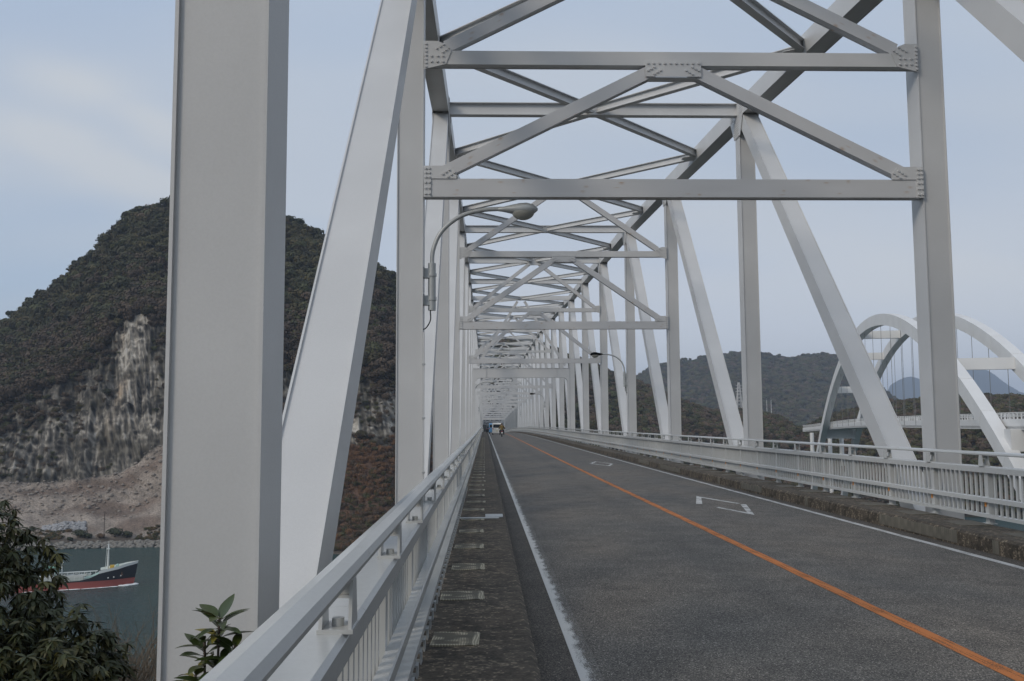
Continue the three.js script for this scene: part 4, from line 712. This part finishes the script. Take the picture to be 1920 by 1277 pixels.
// ------------------------------------------------------------------ traffic
function car(name, label, o) {
  const T = thing(name, label, o.cat, V(o.x, crown(o.x) + road(o.Z), -o.Z), o.turn ?? 0); const paint = new THREE.MeshPhysicalMaterial({ color: o.col, roughness: 0.4, clearcoat: 0.6, side: THREE.DoubleSide }), glass = std(lin(0.02, 0.025, 0.03), 0.12), rub = std(lin(0.02, 0.02, 0.02), 0.9);
  const s = new THREE.Shape(); o.prof.forEach(([z, y], i) => i ? s.lineTo(z, y) : s.moveTo(z, y)); s.closePath();
  const w = o.w; const body = part('body', new THREE.ExtrudeGeometry(s, { depth: w - 0.12, bevelEnabled: true, bevelSize: 0.06, bevelThickness: 0.06, bevelSegments: 2 }).rotateY(Math.PI / 2).translate(-w / 2 + 0.06, 0, 0), paint, T);
  part('rear_window', box(w * 0.8, o.win[1] - o.win[0], 0.03, 0, (o.win[0] + o.win[1]) / 2, o.zr + 0.065), glass, T);
  for (const e of [-1, 1]) {
    part('side_window', box(0.03, o.win[1] - o.win[0] - 0.05, o.len * 0.55, e * (w / 2 + 0.002), (o.win[0] + o.win[1]) / 2, -0.1), glass, T);
    part('tail_light', box(0.13, o.tail, 0.05, e * (w / 2 - 0.1), o.win[0] - 0.18, o.zr + 0.075), std(lin(0.4, 0.02, 0.015), 0.3), T);
    for (const z of [o.zr - 0.55, -o.zr + 0.6]) { const wh = part('wheel', new THREE.CylinderGeometry(0.29, 0.29, 0.17, 18).rotateZ(Math.PI / 2).translate(e * (w / 2 - 0.08), 0.29, z), rub, T); part('rim', new THREE.CylinderGeometry(0.18, 0.18, 0.19, 12).rotateZ(Math.PI / 2).translate(e * (w / 2 - 0.08), 0.29, z), M.galv, wh); }
  }
  part('bumper', box(w, 0.2, 0.12, 0, 0.38, o.zr + 0.05), paint, T); part('number_plate', box(0.33, 0.165, 0.02, o.px ?? 0, 0.62, o.zr + 0.075), M.reflectorPale, T);
  return T;
}
const vanProf = [[1.65, 0.28], [1.68, 0.9], [1.55, 1.72], [1.35, 1.82], [-1.1, 1.82], [-1.5, 1.05], [-1.68, 0.95], [-1.68, 0.28]].map(([z, y]) => [-z, y]);
car('white_van', 'white boxy van ahead of the motorcycle in the left lane', { cat: 'van', x: -1.72, Z: 150, col: lin(0.68, 0.67, 0.63), prof: vanProf, w: 1.5, len: 3.3, zr: 1.68, win: [1.12, 1.62], tail: 0.22 });
const carProf = [[2.0, 0.28], [2.02, 0.85], [1.8, 0.98], [1.35, 1.42], [-0.2, 1.45], [-0.95, 1.0], [-1.95, 0.85], [-2.02, 0.28]].map(([z, y]) => [-z, y]);
car('blue_car', 'blue car with pale roof in front of the white van', { cat: 'car', x: -2.15, Z: 172, col: lin(0.12, 0.30, 0.52), prof: vanProf, w: 1.5, len: 3.6, zr: 1.66, win: [1.1, 1.6], tail: 0.18 });
car('dark_car', 'dark car farthest ahead at the crest of the road', { cat: 'car', x: -2.5, Z: 196, col: lin(0.03, 0.035, 0.04), prof: carProf, w: 1.7, len: 4, zr: 2.0, win: [0.98, 1.36], tail: 0.12 });
{ const c = car('grey_van', 'dark grey van crossing the white arch bridge', { cat: 'van', x: 0, Z: 0, col: lin(0.13, 0.14, 0.15), prof: vanProf.map(([z, y]) => [z * 1.35, y * 1.1]), w: 1.8, len: 4.4, zr: 2.26, win: [1.25, 1.8], tail: 0.25 });
  const th = 0.2214, s = -112, off = 5.0; c.position.set(105.4 + s * Math.sin(th) + off * Math.cos(th), 0.45 + 1.7745 - 1.2, -(260 + s * Math.cos(th) - off * Math.sin(th))); c.rotation.y = -th; }
// scooter and rider
const bikeZ = 121, bikeX = -1.46;
{
  const B = thing('motorcycle', 'dark motorcycle with white rear plate in the left lane', 'motorcycle', V(bikeX, crown(bikeX) + road(bikeZ), -bikeZ)); const blk = std(lin(0.02, 0.02, 0.024), 0.45), rub = std(lin(0.015, 0.015, 0.015), 0.9);
  for (const z of [0.62, -0.66]) { const w = part('wheel', new THREE.TorusGeometry(0.25, 0.065, 8, 20).rotateY(Math.PI / 2).translate(0, 0.31, z), rub, B); part('hub', new THREE.CylinderGeometry(0.1, 0.1, 0.1, 10).rotateZ(Math.PI / 2).translate(0, 0.31, z), M.galv, w); }
  part('body', new THREE.SphereGeometry(1, 14, 10).scale(0.19, 0.24, 0.62).translate(0, 0.62, 0.05), blk, B); part('tail', new THREE.SphereGeometry(1, 12, 8).scale(0.17, 0.14, 0.34).translate(0, 0.80, 0.52), blk, B);
  part('seat', new THREE.SphereGeometry(1, 12, 8).scale(0.17, 0.07, 0.4).translate(0, 0.80, 0.2), rub, B); part('fork', merge([cyl(V(0.09, 0.31, -0.66), V(0.09, 1.0, -0.42), 0.03), cyl(V(-0.09, 0.31, -0.66), V(-0.09, 1.0, -0.42), 0.03)]), M.galv, B);
  part('handlebar', tube([V(-0.36, 1.04, -0.3), V(-0.15, 1.06, -0.42), V(0.15, 1.06, -0.42), V(0.36, 1.04, -0.3)], 0.022, 12, 6), blk, B); for (const e of [-1, 1]) part('mirror', box(0.13, 0.09, 0.03, e * 0.36, 1.22, -0.4), blk, B);
  part('number_plate', box(0.22, 0.17, 0.015, 0, 0.55, 0.86), std(lin(0.7, 0.7, 0.7), 0.5), B); part('tail_light', box(0.2, 0.07, 0.05, 0, 0.74, 0.85), std(lin(0.4, 0.02, 0.015), 0.3), B);
}
function body(fn, half, res, mat, center) {   // continuous skin round a field of tapered limbs
  const mc = new MarchingCubes(res, mat, false, false, 60000); const h = res / 2;
  for (let k = 0; k < res; k++) for (let j = 0; j < res; j++) for (let i = 0; i < res; i++) mc.field[i + j * res + k * res * res] = -fn(center.x + (i - h) / h * half, center.y + (j - h) / h * half, center.z + (k - h) / h * half);
  mc.isolation = 0; mc.update(); const g = new THREE.BufferGeometry(); const c = mc.count;
  g.setAttribute('position', new THREE.BufferAttribute(mc.positionArray.slice(0, c * 3), 3)); g.setAttribute('normal', new THREE.BufferAttribute(mc.normalArray.slice(0, c * 3), 3)); return g.scale(half, half, half).translate(center.x, center.y, center.z);
}
const cap = (a, b, r0, r1) => (x, y, z) => { const px = x - a[0], py = y - a[1], pz = z - a[2], bx = b[0] - a[0], by = b[1] - a[1], bz = b[2] - a[2], t = clamp((px * bx + py * by + pz * bz) / (bx * bx + by * by + bz * bz)); return Math.hypot(px - bx * t, py - by * t, pz - bz * t) - lerp(r0, r1, t); };
const smin = (a, b, k) => { const h = clamp(0.5 + 0.5 * (b - a) / k); return lerp(b, a, h) - k * h * (1 - h); };
{
  const R = thing('person', 'rider in an olive-brown jacket seated on the motorcycle', 'person', V(bikeX, crown(bikeX) + road(bikeZ), -bikeZ));
  const up = [cap([0, 0.92, 0.25], [0, 1.36, 0.12], 0.19, 0.21), cap([-0.19, 1.36, 0.12], [0.19, 1.36, 0.12], 0.1, 0.1), cap([0, 1.4, 0.1], [0, 1.53, 0.05], 0.075, 0.07), cap([0, 1.6, 0.03], [0, 1.67, 0.03], 0.11, 0.11)], legs = [];
  for (const e of [-1, 1]) { up.push(cap([e * 0.22, 1.36, 0.12], [e * 0.36, 1.12, -0.02], 0.085, 0.07), cap([e * 0.36, 1.12, -0.02], [e * 0.33, 1.06, -0.27], 0.065, 0.05), cap([e * 0.33, 1.06, -0.27], [e * 0.34, 1.05, -0.34], 0.045, 0.045)); up.push(cap([e * 0.11, 0.88, 0.22], [e * 0.25, 0.80, -0.22], 0.12, 0.09), cap([e * 0.25, 0.80, -0.22], [e * 0.24, 0.40, -0.08], 0.085, 0.06), cap([e * 0.24, 0.36, -0.08], [e * 0.25, 0.33, -0.26], 0.055, 0.05)); for (let f = 0; f < 4; f++) up.push(cap([e * (0.29 + 0.025 * f), 1.07, -0.34], [e * (0.29 + 0.025 * f), 1.01, -0.36], 0.013, 0.011)); }
  const g = body((x, y, z) => { let d = 9; for (const f of up) d = smin(d, f(x, y, z), 0.05); return d; }, 0.85, 84, new THREE.MeshStandardMaterial(), V(0, 1.02, 0));
  const c = new Float32Array(g.attributes.position.count * 3); for (let i = 0; i < c.length / 3; i++) { const y = g.attributes.position.getY(i), z = g.attributes.position.getZ(i), x = Math.abs(g.attributes.position.getX(i)); const jacket = y > 0.94 && !(z < -0.29 && x > 0.25), trousers = y <= 0.94, col = trousers ? [0.03, 0.03, 0.035] : y > 1.5 ? [0.28, 0.18, 0.12] : jacket ? [0.20, 0.135, 0.045] : [0.03, 0.03, 0.03]; c.set(col, 3 * i); }
  g.setAttribute('color', new THREE.BufferAttribute(c, 3)); part('body', g, std(lin(1, 1, 1), 0.9, { vertexColors: true }), R);
  part('helmet', merge([new THREE.SphereGeometry(0.145, 18, 14, 0, Math.PI * 2, 0, Math.PI * 0.66).scale(1, 1.05, 1.12).translate(0, 1.665, 0.035), box(0.2, 0.02, 0.08, 0, 1.68, -0.15)]), std(lin(0.11, 0.07, 0.035), 0.35), R);
}

// ------------------------------------------------------------------ headland under and behind the camera
const bank = (x, Z) => {
  let y = Z < 2 ? -0.75 : Z < 22 ? -0.75 - 0.215 * (Z - 2) : -5.05 - 0.46 * (Z - 22);
  if (x < -7) y -= 0.10 * (-7 - x) + 0.0016 * (-7 - x) ** 2 * (Z < 0 ? 1 : 0.5);
  y += (0.55 * fbm(x * 0.22, Z * 0.22, 4, 4) + 1.6 * fbm(x * 0.05, Z * 0.05, 9, 3)) * sm(5.5, 9, Math.abs(x) + (Z > 6 ? 3 : 0));
  if (Z < -6) y = lerp(y, -0.12, sm(-5.5, -8, Z) * sm(9, 6.5, Math.abs(x)));
  const hill = sm(6, 22, x) * sm(9, -14, Z); y += hill * (17 + 6 * fbm(x * 0.04, Z * 0.04, 2, 3));
  return Math.max(y, -44);
};
{
  const xs = [...range(-90, -22, 4), ...range(-20, 22, 1), ...range(24, 110, 4)], zs = [...range(-120, -12, 4), ...range(-10, 40, 1), ...range(43, 112, 3)], P = [], C = [], I = [], U = [];
  zs.forEach((Z) => xs.forEach((x) => { const y = bank(x, Z); P.push(x, y, -Z); U.push(x / 6, Z / 6); const n = fbm(x * 0.3, Z * 0.3, 1, 3); C.push(0.06 + 0.04 * n, 0.05 + 0.03 * n, 0.032 + 0.015 * n); }));
  for (let k = 0; k < zs.length - 1; k++) for (let i = 0; i < xs.length - 1; i++) { const a = k * xs.length + i, b = a + xs.length; I.push(a, a + 1, b, a + 1, b + 1, b); }
  const g = new THREE.BufferGeometry(); g.setAttribute('position', new THREE.Float32BufferAttribute(P, 3)); g.setAttribute('uv', new THREE.Float32BufferAttribute(U, 2)); g.setAttribute('color', new THREE.Float32BufferAttribute(C, 3)); g.setIndex(I); g.computeVertexNormals();
  struct('headland', g, M.land, 'steep overgrown headland below the near end of the bridge');
  seed(404); const a = [], b = [], c = [];
  for (let k = 0; k < 3200; k++) { const x = rnd(-40, 45), Z = rnd(-45, 75); if (Math.abs(x) < 8 && Z < 9) continue; if (x < -4 && x > -16 && Z > 0 && Z < 15) continue; const y = bank(x, Z); if (y < -37) continue; const clear = Math.abs(x) < 7 ? -1.9 - y : 9; const s = Math.min(rnd(0.5, 1.35) * (y > 1 ? 2.2 : 1), clear * 0.8); if (s < 0.2) continue; (rnd() < 0.5 ? a : b).push([x, y + s * 0.35, -Z, s, ...(rnd() < 0.5 ? GREEN() : BROWN())]); }
  wood('headland_brush', leafClump, a, 'dark green brush on the near headland'); wood('headland_dry_brush', twigClump, b, 'dry brown brush on the near headland');
  for (let k = 0; k < 140; k++) { const x = rnd(12, 60), Z = rnd(-60, 2), y = bank(x, Z); c.push([x, y + rnd(2, 4), -Z, rnd(2.6, 4.6), ...GREEN()]); }
  wood('roadside_wood', leafClump2, c, 'evergreen wood on the hillside right behind the camera');
}

// ------------------------------------------------------------------ broad-leaved tree below the railing on the left
function leafGeo(L, W, droop, fold = 0.25, n = 4) {   // a creased leaf along +z
  const P = [], I = []; for (let i = 0; i <= n; i++) { const t = i / n, w = W * Math.pow(Math.sin(Math.PI * (0.04 + 0.94 * Math.pow(t, 0.85))), 0.9) / 2, z = L * t, y = -droop * L * t * t; P.push(-w, y + w * fold, z, 0, y, z, w, y + w * fold, z); }
  for (let i = 0; i < n; i++) { const a = 3 * i; I.push(a, a + 3, a + 1, a + 1, a + 3, a + 4, a + 1, a + 4, a + 2, a + 2, a + 4, a + 5); }
  const g0 = new THREE.BufferGeometry(); g0.setAttribute('position', new THREE.Float32BufferAttribute(P, 3)); g0.setIndex(I); const g = g0; g.computeVertexNormals(); return g;
}
const leafMat = (r, g, b, rough = 0.45) => new THREE.MeshPhysicalMaterial({ color: lin(r, g, b), roughness: rough, transmission: 0.0, side: THREE.DoubleSide });
{
  seed(55); const T = thing('broadleaf_tree', 'dark broad-leaved tree with drooping leaves at the lower left', 'tree', V(-11.1, bank(-11.1, 11.8) - 0.2, -11.8)), by = T.position.y;
  const cx = 0, cy = -1.25 - by, cz = 0, tips = [], wood_ = [];
  wood_.push(tube([V(0.3, 0, 0.2), V(0.1, (cy) * 0.4, 0), V(0, cy * 0.75, 0), V(0.05, cy + 0.8, 0)], 0.11, 12, 7));
  const bulge = (e) => 2.05 + 0.42 * nz(e.x * 2.1 + 5, e.y * 2.1, e.z * 2.1);
  for (let k = 0; k < 5200; k++) {
    const e = V(rnd(-1, 1), rnd(-0.75, 1), rnd(-1, 1)).normalize(), r = bulge(e) * (k % 3 ? rnd(0.80, 1.04) : rnd(0.4, 0.82));
    const low = k % 5 < 2; tips.push([low ? V(1.62 + e.x * r * 0.78, cy - 0.75 + e.y * r * 0.78, 0.2 + e.z * r * 0.7) : V(cx + e.x * r, cy + e.y * r * 1.15, cz + e.z * r), e]);
    if (k % 30 === 3) wood_.push(tube([V(cx + e.x * 0.15, cy + e.y * 0.5 - 0.4, cz + e.z * 0.15), V(cx + e.x * r * 0.55 + rnd(-0.12, 0.12), cy + e.y * r * 0.6 - 0.18, cz + e.z * r * 0.55), V(cx + e.x * r, cy + e.y * r * 1.15, cz + e.z * r)], 0.012, 6, 4));
  }
  part('trunk', wood_[0], M.bark, T); part('branches', merge(wood_.slice(1)), M.bark, T);
  const G = [leafGeo(0.145, 0.044, 0.4), leafGeo(0.125, 0.04, 0.6), leafGeo(0.165, 0.046, 0.3)], mats = [leafMat(0.042, 0.052, 0.013, 0.6), leafMat(0.030, 0.038, 0.011, 0.65), leafMat(0.125, 0.115, 0.024, 0.55), leafMat(0.066, 0.062, 0.016, 0.6)];
  const cam = camera.position.clone().sub(T.position); tips.sort((p, q) => p[0].distanceTo(cam) - q[0].distanceTo(cam));
  const rest = Array.from({ length: 12 }, () => []); let count = 0; const m4 = new THREE.Matrix4();
  tips.forEach(([p, e], idx) => {
    const n = 9 + Math.floor(rnd(0, 4)), ph = rnd(0, 6); const tint = rnd() < 0.14 ? 2 : -1;
    for (let i = 0; i < n; i++) {
      const a = ph + i * 2.4, d = V(Math.cos(a), rnd(-1.1, 0.1), Math.sin(a)).addScaledVector(e, 0.5).normalize(), q = new THREE.Quaternion().setFromRotationMatrix(m4.lookAt(d, V(0, 0, 0), V(rnd(-0.3, 0.3), 1, rnd(-0.3, 0.3)))), mi = tint > 0 && rnd() < 0.7 ? tint : [0, 1, 3][Math.floor(rnd(0, 3))], gi = Math.floor(rnd(0, 3)), s = rnd(0.75, 1.2);
      if (count < 300) { const l = part('leaf', G[gi], mats[mi], T); l.position.copy(p); l.quaternion.copy(q); l.scale.setScalar(s); count++; } else rest[mi * 3 + gi].push(new THREE.Matrix4().compose(p, q, V(s, s, s)));
    }
  });
  rest.forEach((r, i) => { if (!r.length) return; const m = new THREE.InstancedMesh(G[i % 3], mats[Math.floor(i / 3)], r.length); r.forEach((x, j) => m.setMatrixAt(j, x)); m.name = 'foliage'; m.userData.kind = 'stuff'; m.castShadow = m.receiveShadow = true; T.add(m); });
}
// bare shrubs on the slope beyond it
function bareShrub(x, Z, h, label) {
  const y = bank(x, Z), T = thing('bare_shrub', label, 'shrub', V(x, y - 0.1, -Z), rnd(0, 6), 'bare winter shrubs below the bridge'), G = [];
  const grow = (p, d, L, r, lv) => { const e = p.clone().addScaledVector(d, L); G.push(cyl(p, e, r, r * 0.65, 3)); if (lv < 3) for (let i = 0; i < (lv ? 3 : 4); i++) { const t = rnd(0.45, 1), q = p.clone().lerp(e, t); grow(q, d.clone().add(V(rnd(-0.75, 0.75), rnd(-0.15, 0.5), rnd(-0.75, 0.75))).normalize(), L * rnd(0.45, 0.72), r * 0.6, lv + 1); } };
  for (let i = 0; i < 6; i++) grow(V(rnd(-0.2, 0.2), 0, rnd(-0.2, 0.2)), V(rnd(-0.5, 0.5), 1, rnd(-0.5, 0.5)).normalize(), h * 0.5, 0.016, 0);
  part('branches', merge(G), M.twig ?? (M.twig = std(lin(0.16, 0.125, 0.09), 0.95)), T);
}
seed(66);
[[-9.75, 15.5, 2.9, 'bare twiggy shrub just right of the broad-leaved tree'], [-9.95, 17.5, 3.0, 'bare shrub nearest to the big post'], [-11.0, 19, 3.4, 'taller bare shrub against the water'], [-11.9, 22, 3.2, 'bare shrub behind the tallest bare one'], [-13.0, 24, 3.2, 'bare shrub farthest down the slope'], [-8.75, 14, 2.3, 'low bare shrub at the foot of the big post']].forEach((a) => bareShrub(...a));

// ------------------------------------------------------------------ evergreen saplings growing up beside the nearest post
function sapling(x, Z, stems, label) {
  const y = -0.95, T = thing('evergreen_sapling', label, 'plant', V(x, y, -Z)), G = [leafGeo(0.125, 0.052, 0.22, 0.35, 6), leafGeo(0.10, 0.045, 0.45, 0.4, 6), leafGeo(0.14, 0.056, 0.1, 0.3, 6)], mats = [leafMat(0.036, 0.056, 0.014, 0.35), leafMat(0.065, 0.085, 0.018, 0.35), leafMat(0.17, 0.15, 0.026, 0.4)], m4 = new THREE.Matrix4(), S = [];
  for (const [dx, h, dz, n, yel] of stems) {
    const tip = V(dx, h, dz); S.push(tube([V(dx * 0.2, 0, dz * 0.2), V(dx * 0.5 + 0.01, h * 0.5, dz * 0.6), tip], 0.006, 8, 5));
    for (let i = 0; i < n; i++) { const a = i * 2.4 + dx * 30 + rnd(-0.3, 0.3), low = i / n, p = tip.clone().add(V(-dx * 0.12 * low, -0.11 * low, 0)), d = V(Math.cos(a), rnd(0.1, 1.0) * (1.1 - low), Math.sin(a)).normalize(); S.push(cyl(p, p.clone().addScaledVector(d, 0.02), 0.0025, 0.002, 4));
      const l = part('leaf', G[Math.floor(rnd(0, 3))], mats[rnd() < yel ? 2 : rnd() < 0.45 ? 1 : 0], T); l.position.copy(p).addScaledVector(d, 0.018); l.quaternion.setFromRotationMatrix(m4.lookAt(d, V(0, 0, 0), V(rnd(-0.2, 0.2), 1, rnd(-0.2, 0.2)))); l.scale.setScalar(rnd(0.75, 1.15)); }
  }
  part('stem', merge(S), M.bark, T);
}
seed(91);
sapling(-4.91, 4.35, [[0.05, 1.86, 0.0, 18, 0.05], [0.13, 1.74, 0.03, 16, 0.05], [-0.02, 1.75, -0.02, 15, 0.1], [0.08, 1.68, 0.05, 11, 0.1], [-0.04, 1.62, 0.04, 10, 0.35], [-0.07, 1.54, 0.02, 9, 0.45], [0.02, 1.58, 0.06, 10, 0.4], [0.18, 1.64, 0.02, 9, 0.1]], 'glossy evergreen sapling growing up between railing and big post');
sapling(-5.2, 4.3, [[0.0, 1.47, 0.0, 9, 0.15], [0.06, 1.42, 0.03, 8, 0.2], [-0.07, 1.43, 0.02, 8, 0.15], [0.13, 1.42, 0.0, 7, 0.1]], 'lower evergreen sapling at the outer foot of the big post');

renderer.render(scene, camera);
